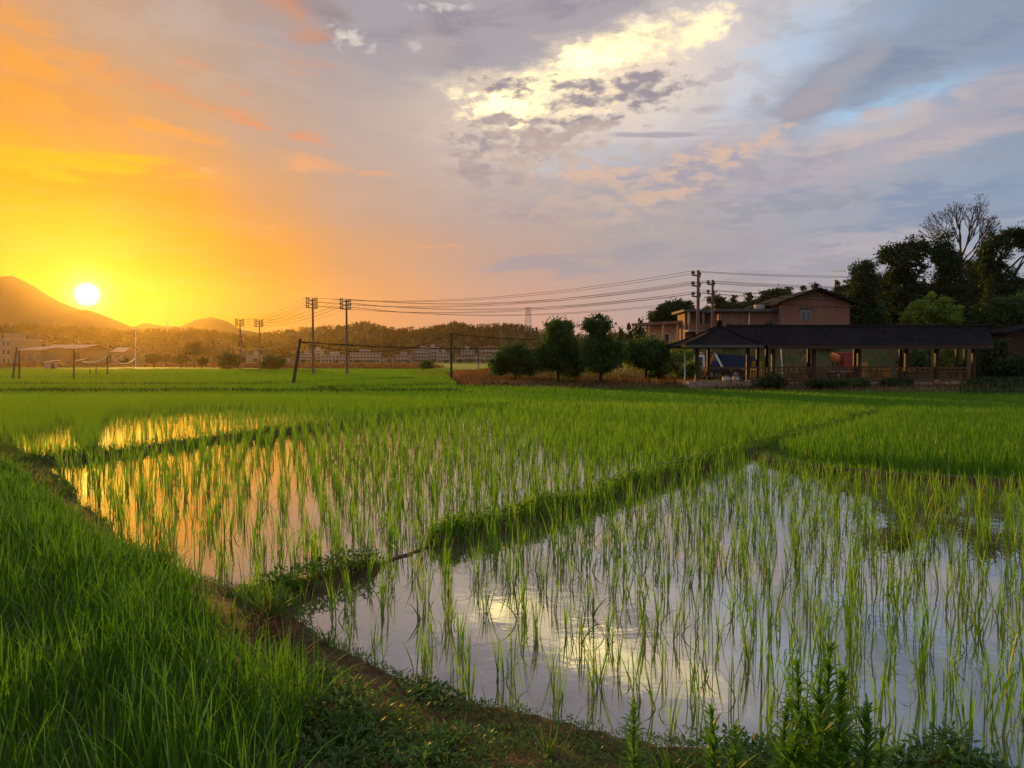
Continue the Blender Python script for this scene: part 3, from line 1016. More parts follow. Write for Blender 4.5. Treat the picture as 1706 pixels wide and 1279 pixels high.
    for pl, wd, dens, hh, w in ((W_L1A, .24, 1300, .13, .009), (W_L1, .27, 1600, .165, .011), (W_L2, .36, 420, .13, .018), (W_L3, .30, 260, .10, .013), (W_L4, .5, 150, .20, .03)):
        seg_l = np.hypot(*(pl[1:] - pl[:-1]).T)
        n = int(seg_l.sum() * wd * 2 * dens)
        s = rng.random(n) * seg_l.sum()
        cum = np.concatenate([[0], np.cumsum(seg_l)])
        i = np.clip(np.searchsorted(cum, s) - 1, 0, len(seg_l) - 1)
        f = (s - cum[i]) / seg_l[i]
        p = pl[i] + (pl[i + 1] - pl[i]) * f[:, None]
        off = rng.uniform(-1.05, 1.05, n) * wd
        dr = pl[i + 1] - pl[i]
        dr = dr / np.hypot(dr[:, 0], dr[:, 1])[:, None]
        x = p[:, 0] - dr[:, 1] * off
        y = p[:, 1] + dr[:, 0] * off
        ne = int(dens * .30)
        for e_ in (pl[0], pl[-1]):      # round the ends as well
            a_ = rng.uniform(0, 6.28, ne)
            r_ = wd * 1.1 * np.sqrt(rng.random(ne))
            x = np.concatenate([x, e_[0] + np.cos(a_) * r_])
            y = np.concatenate([y, e_[1] + np.sin(a_) * r_])
        n = len(x)
        h = ground_h(x, y)
        tuft = .5 + .5 * wav(x, y, 3.2, 31)
        k = (h > -.02) & (rng.random(n) < .35 + .65 * tuft) & (np.abs(x) < y * .78)
        x, y, h, tuft = x[k], y[k], h[k], tuft[k]
        n = len(x)
        az = rng.uniform(0, 2 * np.pi, n)
        (parts_far if pl is W_L2 else parts).append(blades(np.stack([x, y, h - .01], -1), hh * (.6 + .8 * tuft) * rng.uniform(.6, 1.25, n), w * rng.uniform(.7, 1.3, n), az, np.abs(rng.normal(.15, .25, n)),
                            np.abs(rng.normal(.25, .25, n)), rng.uniform(0, .55, n), 3, np.clip(rng.random(n), 0, .95), yaw=az + np.pi / 2 + rng.normal(0, .6, n)))
        m = n // 5
        parts2.append(low_leaves(rng, x[:m], y[:m], h[:m], 7, .05 if w > .008 else .035, np.full(m, .12)))
    V, Q, T, A = merge(parts)
    tag(link('dividing_bank_grass', np_mesh('dividing_bank_grass', V, Q, {'tint': T, 'along': A}), M_LEVEE), 'green grass growing on the dividing banks', 'grass', kind='stuff')
    V, Q, T, A = merge(parts_far)
    tag(link('far_bank_grass', np_mesh('far_bank_grass', V, Q, {'tint': T, 'along': A}), M_GRASS), 'dark grass on the dividing bank between the two golden paddies', 'grass', kind='stuff')
    V, Q, T, A = merge(parts2)
    tag(link('dividing_bank_weeds', np_mesh('dividing_bank_weeds', V, Q, {'tint': T, 'along': A}), m_weed), 'small leafy weeds among the grass of the dividing banks', 'weeds', kind='stuff')

    # floating water weeds, partly standing in for the trees' reflection, right part of near paddy
    parts = []
    for cx, cy, rx, ry, n in ((1560, 850, 110, 45, 2600), (1500, 900, 60, 25, 900), (1640, 905, 60, 22, 900), (1420, 815, 60, 12, 500)):
        px = rng.normal(cx, rx * .5, n)
        py = rng.normal(cy, ry * .5, n)
        pts = np.array([G(a, b) for a, b in zip(px, py)])
        k = (ground_h(pts[:, 0], pts[:, 1]) < -.02) & (wav(pts[:, 0], pts[:, 1], 4.0, 41) > -.2)
        pts = pts[k]
        m_ = len(pts)
        parts.append(low_leaves(rng, pts[:, 0], pts[:, 1], np.full(m_, .002), 3, .035, np.full(m_, .02)))
    V, Q, T, A = merge(parts)
    m_scum = leaf_mat('water_weed_leaf', (.08, .09, .016), (.14, .16, .025), (.16, .09, .035), trans=.45, odd=.8)
    tag(link('water_weeds', np_mesh('water_weeds', V, Q, {'tint': T, 'along': A}), m_scum), 'brownish weeds floating among the rice of the near paddy', 'weeds', kind='stuff')

    # rounded tufts that stand on the far dividing bank, and the tufts by the near corner
    def tuft_obj(name, px, py, n, h, w, spread, label, mat, group=None, foot=.06):
        gx, gy = G(px, py, .1)
        r = np.random.default_rng(int(px * 7 + py))
        base = np.stack([r.normal(0, foot, n), r.normal(0, foot, n), np.full(n, -.03)], -1)
        az = r.uniform(0, 6.28, n)
        V, Q, T, A = blades(base, h * r.uniform(.55, 1.15, n), w * r.uniform(.7, 1.2, n), az, np.abs(r.normal(0, spread, n)), np.abs(r.normal(.15, .2, n)),
                            r.uniform(0, .4, n), 5, r.random(n) * .95, yaw=az + np.pi / 2 + r.normal(0, .4, n))
        o = link(name, np_mesh(name, V, Q, {'tint': T, 'along': A}), mat, loc=(gx, gy, float(ground_h(np.array([gx]), np.array([gy]))[0])))
        tag(o, label, 'grass tuft', group)
        return o
    m_light = leaf_mat('tuft_leaf', (.05, .11, .012), (.09, .15, .02), (.2, .15, .04), trans=.5, odd=.9)
    m_straw = leaf_mat('straw', (.10, .035, .015), (.19, .07, .03), None, trans=.3, tcol=(1.2, 1, .8))
    tuft_obj('grass_tuft', 448, 1018, 70, .34, .010, .5, 'yellow green grass tuft arching beside the dry red straw at the bank corner', m_light)
    tuft_obj('grass_tuft', 372, 1035, 40, .28, .009, .4, 'thin yellowing grass tuft left of the arching one at the bank corner', m_light)
    tuft_obj('grass_tuft', 258, 950, 160, .42, .010, .35, 'dark thick grass tuft on the bank beside the golden paddy', M_GRASS, foot=.10)
    o = tuft_obj('straw_pile', 440, 1052, 150, .20, .008, 1.0, 'dry reddish straw lying below the arching grass tuft', m_straw, foot=.09)
    o['category'] = 'straw'
    for px, py, s, lab in ((313, 738, .36, 'round dark tuft on the far dividing bank, leftmost of the big two'), (440, 728, .42, 'round dark tuft on the far dividing bank, taller and further along'),
                           (250, 747, .26, 'small dark tuft at the golden end of the far dividing bank'), (495, 722, .30, 'small dark tuft just past the tall round one on the dividing bank')):
        tuft_obj('grass_tuft', px, py, 130, s, .022, .45, lab, M_GRASS, 'tufts on the far dividing bank', foot=.13)

    # leafy spires rising from the near bank
    m_stem = rough_mat('weed_stem', (.05, .06, .02), (.07, .085, .03), 30, .7)
    m_spire = leaf_mat('spire_leaf', (.045, .14, .012), (.09, .20, .02), None, trans=.5)

    def spire(px, py, h, label, lean=0.0, lw=1.0, seed=0):
        gx, gy = G(px, py, .15)
        r = np.random.default_rng(seed + 100)
        root = empty('leafy_weed', (gx, gy, float(ground_h(np.array([gx]), np.array([gy]))[0]) - .01), r.uniform(0, 6.28))
        tag(root, label, 'weed', 'leafy spire weeds on the near bank')
        bm = bmesh.new()
        prev = None
        N = 9
        for i in range(N + 1):
            t = i / N
            ring = []
            for j in range(5):
                a = j * 2 * math.pi / 5
                rr = .005 * (1 - .75 * t)
                ring.append(bm.verts.new((math.cos(a) * rr + lean * h * t * t, math.sin(a) * rr, h * t)))
            if prev:
                for j in range(5):
                    bm.faces.new((prev[j], prev[(j + 1) % 5], ring[(j + 1) % 5], ring[j]))
            prev = ring
        me = bpy.data.meshes.new('stem')
        bm.to_mesh(me)
        bm.free()
        link('stem', me, m_stem, root)
        n = int(150 * h / .5)
        t = np.sort(r.uniform(.06, 1, n))
        base = np.stack([lean * h * t * t, np.zeros(n), h * t], -1)
        az = np.arange(n) * 2.4 + r.normal(0, .5, n)
        L = (.105 * (1 - .60 * t ** 1.5) + .012) * r.uniform(.55, 1.25, n) * lw
        V, Q, T, A = blades(base, L, L * .12 + .003, az, np.clip(1.2 - .75 * t + r.normal(0, .22, n), .15, 1.5), r.uniform(.0, .2, n), r.uniform(0, .5, n), 4, r.random(n))
        link('foliage', np_mesh('foliage', V, Q, {'tint': T, 'along': A}), m_spire, root)
    spire(1375, 1290, .64, 'tallest leafy spire weed of the thick cluster before the near paddy', .02, 1.15, 1)
    spire(1330, 1285, .56, 'leafy spire weed on the left of the thick cluster before the near paddy', -.06, 1.05, 2)
    spire(1410, 1300, .50, 'shorter leafy spire weed on the right of the thick cluster', .08, 1.1, 3)
    spire(1350, 1320, .40, 'low bushy spire weed at the foot of the thick cluster', -.05, 1.2, 4)
    spire(1056, 1300, .38, 'single slender spire weed standing alone at the water edge', .02, .8, 5)
    spire(1190, 1300, .34, 'short spire weed standing left of the thick cluster', -.04, 1.0, 6)
    spire(1225, 1310, .30, 'small pale spire weed nearest the thick cluster on its left', .05, 1.0, 7)
    spire(1300, 1300, .40, 'slender spire weed at the left rim of the thick cluster', -.08, .9, 9)
    spire(1392, 1330, .56, 'spire weed in the middle of the thick cluster, half hidden by taller ones', .04, 1.2, 10)
    spire(1440, 1325, .44, 'low spire weed at the right rim of the thick cluster', .1, 1.1, 11)
    spire(1365, 1345, .55, 'spire weed at the very front of the thick cluster', -.02, 1.2, 12)
    spire(1320, 1335, .36, 'bushy spire weed low in the left half of the thick cluster', .06, 1.2, 13)
    spire(1462, 1310, .32, 'short spire weed by the mound right of the thick cluster', .05, 1.1, 8)


build_bank()
# ------------------------------------------------------------------ solid shapes
class MB:
    """collects boxes, bars, tubes and plates and links them as one mesh object"""
    def __init__(self):
        self.V, self.F = [], []

    def face(self, pts):
        k = len(self.V)
        self.V += [tuple(p) for p in pts]
        self.F.append(tuple(range(k, k + len(pts))))

    def hexa(self, p):
        k = len(self.V)
        self.V += [tuple(v) for v in p]
        for f in ((0, 3, 2, 1), (4, 5, 6, 7), (0, 1, 5, 4), (1, 2, 6, 5), (2, 3, 7, 6), (3, 0, 4, 7)):
            self.F.append(tuple(k + i for i in f))
        return self

    def box(self, x0, x1, y0, y1, z0, z1):
        self.hexa([(x0, y0, z0), (x1, y0, z0), (x1, y1, z0), (x0, y1, z0), (x0, y0, z1), (x1, y0, z1), (x1, y1, z1), (x0, y1, z1)])
        return self

    def tube(self, pts, radii, n=8, cap=True):
        pts = [Vector(p) for p in pts]
        if not hasattr(radii, '__len__'):
            radii = [radii] * len(pts)
        rings = []
        for i, p in enumerate(pts):
            d = (pts[min(i + 1, len(pts) - 1)] - pts[max(i - 1, 0)]).normalized()
            a = d.cross(Vector((0, 0, 1)))
            if a.length < 1e-3:
                a = Vector((1, 0, 0))
            a.normalize()
            b = d.cross(a).normalized()
            k = len(self.V)
            for j in range(n):
                t = 2 * math.pi * j / n
                self.V.append(tuple(p + (a * math.cos(t) + b * math.sin(t)) * radii[i]))
            rings.append(k)
        for k0, k1 in zip(rings[:-1], rings[1:]):
            for j in range(n):
                self.F.append((k0 + j, k0 + (j + 1) % n, k1 + (j + 1) % n, k1 + j))
        if cap:
            self.F.append(tuple(rings[0] + j for j in range(n))[::-1])
            self.F.append(tuple(rings[-1] + j for j in range(n)))
        return self

    def bar(self, p, q_, w, h):
        p, q_ = Vector(p), Vector(q_)
        d = (q_ - p).normalized()
        a = d.cross(Vector((0, 0, 1)))
        if a.length < 1e-3:
            a = Vector((1, 0, 0))
        a = a.normalized() * w / 2
        b = d.cross(a).normalized() * h / 2
        self.hexa([p - a - b, p + a - b, p + a + b, p - a + b, q_ - a - b, q_ + a - b, q_ + a + b, q_ - a + b])
        return self

    def prism(self, prof, y0, y1):
        """profile in x-z pushed along y"""
        k = len(self.V)
        n = len(prof)
        self.V += [(x, y0, z) for x, z in prof] + [(x, y1, z) for x, z in prof]
        self.F.append(tuple(k + i for i in range(n)))
        self.F.append(tuple(k + n + i for i in range(n))[::-1])
        for i in range(n):
            j = (i + 1) % n
            self.F.append((k + j, k + i, k + n + i, k + n + j))
        return self
        return self

    def build(self, name, mat, parent=None, loc=None, bevel=0.0, smooth=False):
        me = bpy.data.meshes.new(name)
        me.from_pydata(self.V, [], self.F)
        bm = bmesh.new()
        bm.from_mesh(me)
        bmesh.ops.recalc_face_normals(bm, faces=bm.faces)
        if bevel:
            bmesh.ops.bevel(bm, geom=[e for e in bm.edges if len(e.link_faces) == 2 and e.calc_face_angle(0) > .6], offset=bevel, segments=1, affect='EDGES')
        bm.to_mesh(me)
        bm.free()
        if smooth:
            for p in me.polygons:
                p.use_smooth = True
        return link(name, me, mat, parent, loc)


def gz(x, y):
    return float(ground_h(np.array([x], float), np.array([y], float))[0])


def copy_tree(o, parent=None):
    c = o.copy()
    COL.objects.link(c)
    if parent is not None:
        c.parent = parent
    for ch in [h for h in bpy.data.objects if h.parent == o]:
        copy_tree(ch, c)
    return c


M_WOODPOLE = rough_mat('pole_concrete', (.10, .06, .045), (.16, .10, .075), 6, .9)
M_DARKPOLE = rough_mat('tarred_wood', (.035, .025, .02), (.06, .04, .03), 8, .9)
M_IRON = rough_mat('weathered_iron', (.03, .02, .017), (.055, .036, .03), 14, .85, .1)
M_CERAMIC = rough_mat('brown_ceramic', (.03, .018, .014), (.05, .03, .022), 9, .8, .1)
M_WIRE = rough_mat('wire', (.014, .012, .012), (.02, .018, .018), 1, .9, .05, 0)
M_WHITEPAINT = rough_mat('old_white_paint', (.50, .48, .45), (.68, .66, .62), 5, .7)


# ------------------------------------------------------------------ poles and wires
def wire(p, q_, sag, r, name='power_line', label=None, group=None, n=14, mat=None):
    mb = MB()
    p, q_ = Vector(p), Vector(q_)
    pts = []
    for i in range(n + 1):
        t = i / n
        v = p.lerp(q_, t)
        v.z -= sag * 4 * t * (1 - t)
        pts.append(v - p)
    mb.tube(pts, r, 5)
    o = mb.build(name, mat or M_WIRE, loc=p)
    tag(o, label, 'wire', group)
    return o


ARM_DIR = Vector((.60, .80, 0))


def power_pole(px, py_top, py_base, label, arms=(0.06, .46, .86), arm=1.45, r=.15, group='tall poles carrying three crossarms', dist=None, adir=None, tip=0.12):
    if dist is None:
        x, y = G(px, py_base, 0.0)
    else:
        y = dist
        x = P(px, py_base, y)[0]
    z0 = gz(x, y)
    top = P(px, py_top, y)[2]
    h = top - z0
    root = empty('power_pole', (x, y, z0))
    tag(root, label, 'power pole', group)
    MB().tube([(0, 0, -.3), (0, 0, h * .5), (0, 0, h)], [r, r * .82, r * .62], 10).build('post', M_WOODPOLE, root)
    d = (adir or ARM_DIR).normalized()
    ends = []
    for k, a in enumerate(arms):
        zz = h - tip - a
        c = MB()
        off = Vector((-d.y, d.x, 0)) * (r * .72 + .045)
        c.bar(off - d * arm / 2 + Vector((0, 0, zz)), off + d * arm / 2 + Vector((0, 0, zz)), .09, .09)
        co = c.build('crossarm', M_IRON, root)
        row = []
        for s in (-.48, -.30, .30, .48):
            b = off + d * arm * s + Vector((0, 0, zz + .045))
            m = MB()
            m.tube([b, b + Vector((0, 0, .06)), b + Vector((0, 0, .07)), b + Vector((0, 0, .17)), b + Vector((0, 0, .18)), b + Vector((0, 0, .25))],
                   [.03, .03, .085, .075, .055, .04], 8)
            m.build('insulator', M_CERAMIC, co)
            row.append(Vector((x, y, z0)) + b + Vector((0, 0, .24)))
        ends.append(row)
    return dict(root=root, ends=ends, x=x, y=y, z0=z0, h=h)


pa = power_pole(522, 497, 628, 'tall three arm pole left of the pair in mid field')
pb = power_pole(578, 499, 628, 'tall three arm pole right of the pair in mid field')
pc = power_pole(401, 532, 619, 'more distant three arm pole left of the round green bush', dist=118, r=.13)
pd = power_pole(433, 533, 621, 'more distant three arm pole close beside the round green bush', dist=116, r=.13)
pe = power_pole(1162, 450, 640, 'tallest pole, rising over the hipped corner of the pavilion roof', dist=55.5, arms=(.25, 1.0, 1.75), r=.16, arm=1.2, adir=Vector((.66, .75, 0)))
pf = power_pole(1186, 466, 640, 'second pole behind the pavilion roof, just right of the tallest', dist=62.5, arms=(.25, 1.0, 1.75), r=.15, arm=1.2, adir=Vector((.66, .75, 0)))
SPAN = 'overhead wires between the tall poles'
for a, b, lab in ((pa, pe, 'long thin overhead wire sagging from the mid field pair to the poles over the pavilion'), (pb, pf, 'long thin overhead wire sagging from the mid field pair to the poles over the pavilion')):
    for k in range(3):
        for s in (0, 3):
            wire(a['ends'][k][s], b['ends'][k][s], 1.1, .013, label=lab, group=SPAN)
for a, b in ((pc, pa), (pd, pb)):
    for k in range(3):
        for s in (0, 3):
            wire(a['ends'][k][s], b['ends'][k][s], .8, .011, label='faint overhead wire between the mid field pair and the two more distant poles', group='overhead wires to the distant poles')
for a, (ex, ey), rise in ((pe, (48, 46), .2), (pf, (56, 56), .1)):
    for k in range(3):
        for s in (0, 3):
            e = Vector((ex, ey, a['ends'][k][s].z + rise - .2 * k)) + ARM_DIR * (-.7 if s == 0 else .7)
            wire(a['ends'][k][s], e, .9, .012, label='thin overhead wire running right from the pavilion poles past the dark trees', group='overhead wires right of the pavilion poles')


def plain_pole(px, py_top, py_base, label, r=.09, top_px=None, dist=None, name='wooden_post', cat='post', mat=None, group=None, cap=True):
    if dist is None:
        x, y = G(px, py_base, 0.0)
    else:
        y = dist
        x = P(px, py_base, y)[0]
    z0 = gz(x, y)
    tx, _, tz = P(top_px if top_px is not None else px, py_top, y)
    root = empty(name, (x, y, z0))
    tag(root, label, cat, group)
    t = Vector((tx - x, 0, tz - z0))
    MB().tube([(0, 0, -.2), t * .5, t], [r, r * .9, r * .75], 9).build('shaft', mat or M_DARKPOLE, root)
    if cap:
        d = t.normalized()
        MB().tube([t * .93 - d * .02, t * .93 + d * .05], [r * 1.15, r * 1.15], 9).build('band', M_IRON, root)
    return root, Vector((x, y, z0)) + t


leanp, lean_top = plain_pole(487, 564, 645, 'leaning dark wooden pole standing in the rice in front of the tall pair', .12, top_px=501, name='leaning_pole', cat='pole')
bk = MB()
lt = lean_top - Vector(leanp.location)
bk.bar(lt * .90, lt * .90 + Vector((-.42, 0, .02)), .04, .04)
bk.tube([lt * .90 + Vector((-.40, 0, -.02)), lt * .90 + Vector((-.42, 0, -.22)), lt * .90 + Vector((-.28, 0, -.34)), lt * .90 + Vector((-.12, 0, -.26))], .022, 6)
bk.build('bracket', M_IRON, leanp)
midp, mid_top = plain_pole(752, 553, 635, 'slim dark pole standing among the rust coloured weeds', .10, name='utility_pole', cat='pole')
smallp, small_top = plain_pole(797, 583, 607, 'small far pole beside the peach coloured house', .10, dist=150, name='utility_pole', cat='pole')
lampp, lamp_top = plain_pole(226, 546, 616, 'slim pale pole with a short arm at its top on the orange side', .065, dist=135, name='street_lamp', cat='street lamp', mat=M_WHITEPAINT)
ll = lamp_top - Vector(lampp.location)
MB().bar(ll * .97, ll * .97 + Vector((-.5, 0, .04)), .06, .06).build('arm', M_WHITEPAINT, lampp)
MB().box(-.62, -.42, -.1, .1, -.03, .05).build('lamp_head', M_WHITEPAINT, lampp, loc=ll * .97)
far1, far1_top = plain_pole(311, 553, 612, 'far dark pole standing left of the other far pole before the brown hill', .11, dist=170, name='utility_pole', cat='pole')
far2, far2_top = plain_pole(357, 548, 612, 'far dark pole standing right of the other far pole before the brown hill', .11, dist=165, name='utility_pole', cat='pole')
for rt, tp in ((far1, far1_top), (far2, far2_top)):
    l_ = tp - Vector(rt.location)
    MB().bar(l_ + Vector((-.7, 0, -.3)), l_ + Vector((.7, 0, -.3)), .09, .09).build('crossarm', M_IRON, rt)
wire(lean_top - Vector((.35, 0, .3)), far2_top - Vector((0, 0, .9)), 1.6, .035, 'cable', 'thick dark cable running left from the leaning pole', None)
wire(lean_top - Vector((0, 0, .25)), mid_top - Vector((0, 0, .15)), 1.05, .026, 'cable', 'thin dark cable dipping between the leaning pole and the slim pole in the weeds')
wire(lean_top - Vector((0, 0, .22)), Vector(P(835, 580, 66)), .18, .04, 'cable', 'thick dark cable stretching right from the leaning pole to the nearest bush')
wire(mid_top - Vector((0, 0, .15)), Vector(P(905, 566, 60)), .1, .03, 'cable', 'dark cable running right from the slim pole into the trees')

# ropes and posts at the left
p1, t1 = plain_pole(20, 578, 637, 'leaning wooden post at the left edge, beside an upright one', .08, top_px=28, cap=False)
p2, t2 = plain_pole(32, 585, 637, 'upright wooden post right beside the leaning post at the left edge', .08, cap=False)
p3, t3 = plain_pole(123, 582, 637, 'single wooden post in the rice left of the hanging ropes', .07, cap=False)
p4, t4 = plain_pole(179, 592, 629, 'thin post holding the raised end of the white hanging ropes', .07, cap=False)
p5, t5 = plain_pole(150, 614, 628, 'short stub post under the white hanging ropes', .07, cap=False)
p6, t6 = plain_pole(160, 612, 628, 'short stub post just right of the other stub under the ropes', .07, cap=False)
M_ROPE = rough_mat('pale_rope', (.55, .48, .40), (.7, .62, .5), 3, .8)
yy = t4.y
RG = None
wire(t4, Vector(P(138, 602, yy)), .33, .05, 'rope', 'pale rope hanging in a deep curve left of the thin post', RG, mat=M_ROPE)
wire(Vector(P(145, 596, yy)), Vector(P(126, 600, yy)), .05, .03, 'rope', 'short pale rope end rising above the deep hanging rope', RG, mat=M_ROPE)
wire(Vector(P(193, 601, yy)), Vector(P(224, 597, yy + 40)), .5, .06, 'rope', 'pale rope hanging in a curve between the thin post and the pale lamp pole', RG, mat=M_ROPE)
wire(Vector(P(192, 600, yy)), Vector(P(205, 592, yy)), .03, .03, 'rope', 'short pale rope end above the curve by the pale lamp pole', RG, mat=M_ROPE)


# ------------------------------------------------------------------ trees
def leaf_cloud(rng, lobes, n_clump, n_leaf, size, clump_r, shell=.55, squash=.75):
    """leaf-sized faces in clumps spread through ellipsoid lobes [(cx,cy,cz,rx,ry,rz)]"""
    L = np.array(lobes, float)
    vol = (L[:, 3] * L[:, 4] * L[:, 5]) ** .72
    k = rng.choice(len(L), n_clump, p=vol / vol.sum())
    u = rng.normal(0, 1, (n_clump, 3))
    u /= np.linalg.norm(u, axis=1)[:, None]
    r = shell + (1 - shell) * rng.random(n_clump) ** .6
    r *= rng.uniform(.80, 1.10, n_clump)
    r *= np.where(rng.random(n_clump) < .13, rng.uniform(1.08, 1.3, n_clump), 1.0)
    C = L[k, :3] + u * r[:, None] * L[k, 3:]
    cr = clump_r * rng.uniform(.40, 1.35, n_clump)
    tn = rng.random(n_clump)
    cc = np.repeat(C, n_leaf, 0)
    p = cc + rng.normal(0, .5, cc.shape) * np.repeat(cr, n_leaf)[:, None] * np.array([1, 1, squash])
    n = len(p)
    a = rng.normal(0, 1, (n, 3))
    a /= np.linalg.norm(a, axis=1)[:, None]
    b = np.cross(a, rng.normal(0, 1, (n, 3)))
    b /= np.linalg.norm(b, axis=1)[:, None] + 1e-9
    s = size * rng.uniform(.6, 1.35, n)[:, None]
    V = np.stack([p - a * s * .5, p + b * s * .26, p + a * s * .5, p - b * s * .26], 1).reshape(-1, 3)
    Q = np.arange(len(V)).reshape(-1, 4)
    t = np.clip(np.repeat(np.repeat(tn, n_leaf) * .65 + rng.random(n) * .35, 4), 0, 1)
    return V, Q, t, np.ones(len(V))


def auto_lobes(rng, cx, cz, rx, rz, n=9, f=.42, ry=None):
    """a main body and smaller lobes pushed out of it"""
    ry = ry or rx
    out = [(cx, 0, cz, rx * .80, ry * .80, rz * .80)]
    for i in range(n):
        u = rng.normal(0, 1, 3)
        u /= np.linalg.norm(u)
        q_ = rng.uniform(f * .7, f * 1.15)
        k = 1 - q_ * .9
        out.append((cx + u[0] * rx * k, u[1] * ry * k, cz + u[2] * rz * k, rx * q_, ry * q_, rz * q_))
    return out


M_BARK = rough_mat('bark', (.03, .022, .016), (.06, .045, .03), 9, .95, .1, .6)
M_LEAF_DARK = leaf_mat('dark_tree_leaf', (.009, .024, .006), (.024, .048, .010), None, trans=.35)
M_LEAF_MID = leaf_mat('mid_tree_leaf', (.022, .055, .012), (.05, .085, .018), (.12, .09, .03), trans=.42, odd=.97)
M_LEAF_YEL = leaf_mat('yellow_green_leaf', (.09, .15, .018), (.17, .21, .03), None, trans=.45)
M_LEAF_FAR = leaf_mat('far_tree_leaf', (.020, .026, .011), (.038, .044, .016), None, trans=.10, spec=False)


def trunk_mesh(rng, h, r, limbs, lean=0.0):
    mb = MB()
    pts = [(lean * (i / 5) ** 1.5 + rng.normal(0, .03) * (i > 0), rng.normal(0, .03) * (i > 0), -.2 + (h + .2) * i / 5) for i in range(6)]
    mb.tube(pts, [r * (1.25 - .8 * i / 5) for i in range(6)], 9)
    for (t, tx, ty, tz, rr) in limbs:
        b = Vector(pts[0]).lerp(Vector(pts[-1]), t)
        e = Vector((tx, ty, tz))
        m1 = b.lerp(e, .5) + Vector((0, 0, .08 * (e - b).length))
        mb.tube([b, m1, e], [rr, rr * .7, rr * .3], 6)
    return mb


def tree(name, px, py_base, dist, label, crown, mat, leaves=(170, 60), size=.17, clump=.42, trunk_r=.13, trunk_top=None, seed=1, group=None, cat='tree', lobes_px=None, n_lobe=9, shell=.45, limbs=5, lobe_f=.42):
    """crown: list of (px, py, half width px, half height px) measured at the tree's distance"""
    rng = np.random.default_rng(seed)
    y = dist
    x = P(px, py_base, y)[0]
    z0 = gz(x, y)
    root = empty(name, (x, y, z0))
    tag(root, label, cat, group)
    k = y / FPX
    lob = []
    for (cx, cy, hw, hh) in crown:
        wx, _, wz = P(cx, cy, y)
        lob += auto_lobes(rng, wx - x, wz - z0, hw * k, hh * k, n_lobe, lobe_f)
    tt = trunk_top if trunk_top is not None else max(l[2] for l in lob) * .75
    lm = []
    for i in range(limbs):
        l = lob[int(rng.integers(0, len(lob)))]
        lm.append((rng.uniform(.3, .8), l[0], l[1], max(l[2], .4), trunk_r * .5))
    trunk_mesh(rng, tt, trunk_r, lm).build('trunk', M_BARK, root)
    V, Q, T, A = leaf_cloud(rng, lob, leaves[0], leaves[1], size, clump, shell)
    low = V[:, 2] > .05
    link('crown', np_mesh('crown', V, Q, {'tint': T, 'along': A}), mat, root)
    return root


M_LEAF_GREEN = leaf_mat('green_tree_leaf', (.017, .052, .009), (.046, .095, .016), None, trans=.42)
# the four trees on the weedy rise
tree('round_tree', 858, 632, 56, 'dark low round tree, leftmost of the four on the weedy rise', [(858, 600, 36, 30), (832, 608, 18, 20), (884, 604, 14, 22)], M_LEAF_GREEN, (330, 60), .17, .40, .09, seed=2)
tree('broad_tree', 930, 640, 53, 'tallest wide dark tree with thin lower stems on the weedy rise', [(930, 575, 34, 40), (915, 595, 24, 32), (950, 600, 26, 30), (932, 548, 22, 18)], M_LEAF_GREEN, (520, 62), .17, .42, .10, seed=3, limbs=8)
tree('two_tier_tree', 1001, 644, 50, 'dark tree with a small crown stacked above a wide one on a straight trunk', [(997, 541, 24, 18), (1004, 592, 36, 32), (994, 575, 24, 24)], M_LEAF_GREEN, (460, 62), .16, .38, .11, seed=4)
tree('spreading_tree', 1076, 640, 52, 'dark wide spreading tree nearest the pavilion on the weedy rise', [(1080, 586, 38, 30), (1050, 590, 18, 22), (1100, 592, 18, 24)], M_LEAF_GREEN, (430, 62), .16, .40, .10, seed=5, limbs=9)
# tall stand at the right
tree('leafy_tree', 1442, 600, 76, 'dense dark tree at the left end of the tall stand, touching the brick house', [(1440, 470, 24, 38), (1446, 530, 32, 50), (1432, 500, 20, 30)], M_LEAF_DARK, (520, 62), .22, .6, .2, seed=6)
tree('loose_tree', 1512, 600, 80, 'tall open tree with big leaf clumps and sky gaps in the stand', [(1508, 440, 40, 42), (1490, 425, 24, 22), (1530, 412, 22, 24), (1510, 500, 42, 60)], M_LEAF_DARK, (300, 70), .27, .62, .22, seed=7, n_lobe=12, shell=.6)
tree('pointed_tree', 1576, 600, 78, 'dark narrow pointed tree in front of the bare branched tree', [(1574, 412, 22, 40), (1580, 470, 34, 50), (1580, 530, 40, 50)], M_LEAF_DARK, (640, 66), .22, .55, .22, seed=8)
tree('leaning_crown_tree', 1662, 600, 79, 'dark tree at the right edge with one branch reaching past the frame', [(1655, 425, 28, 44), (1668, 480, 34, 56), (1690, 395, 24, 18), (1720, 402, 24, 18), (1650, 540, 40, 50)], M_LEAF_DARK, (720, 66), .22, .55, .24, seed=9, n_lobe=11)
tree('dense_tree', 1480, 600, 82, 'dark broad tree filling the stand behind the loose crowned one', [(1480, 490, 34, 44), (1478, 545, 44, 50)], M_LEAF_DARK, (480, 62), .24, .6, .2, seed=21)
tree('dense_tree', 1622, 600, 88, 'dark broad tree behind the yellow green one at the foot of the bare tree', [(1620, 478, 40, 48), (1615, 545, 56, 50)], M_LEAF_DARK, (560, 62), .24, .6, .2, seed=22)
tree('yellow_green_tree', 1548, 620, 62, 'bright yellow green rounded tree just above the pavilion roof', [(1552, 524, 40, 40), (1530, 530, 28, 36), (1575, 528, 28, 36)], M_LEAF_YEL, (230, 95), .20, .42, .14, seed=10, n_lobe=14, shell=.75, lobe_f=.34)
tree('corner_tree', 1120, 600, 86, 'dark round tree left of the balcony house, above the sunlit peach house', [(1118, 522, 26, 26), (1100, 532, 18, 18), (1136, 520, 16, 22)], M_LEAF_DARK, (330, 62), .24, .55, .16, seed=15)
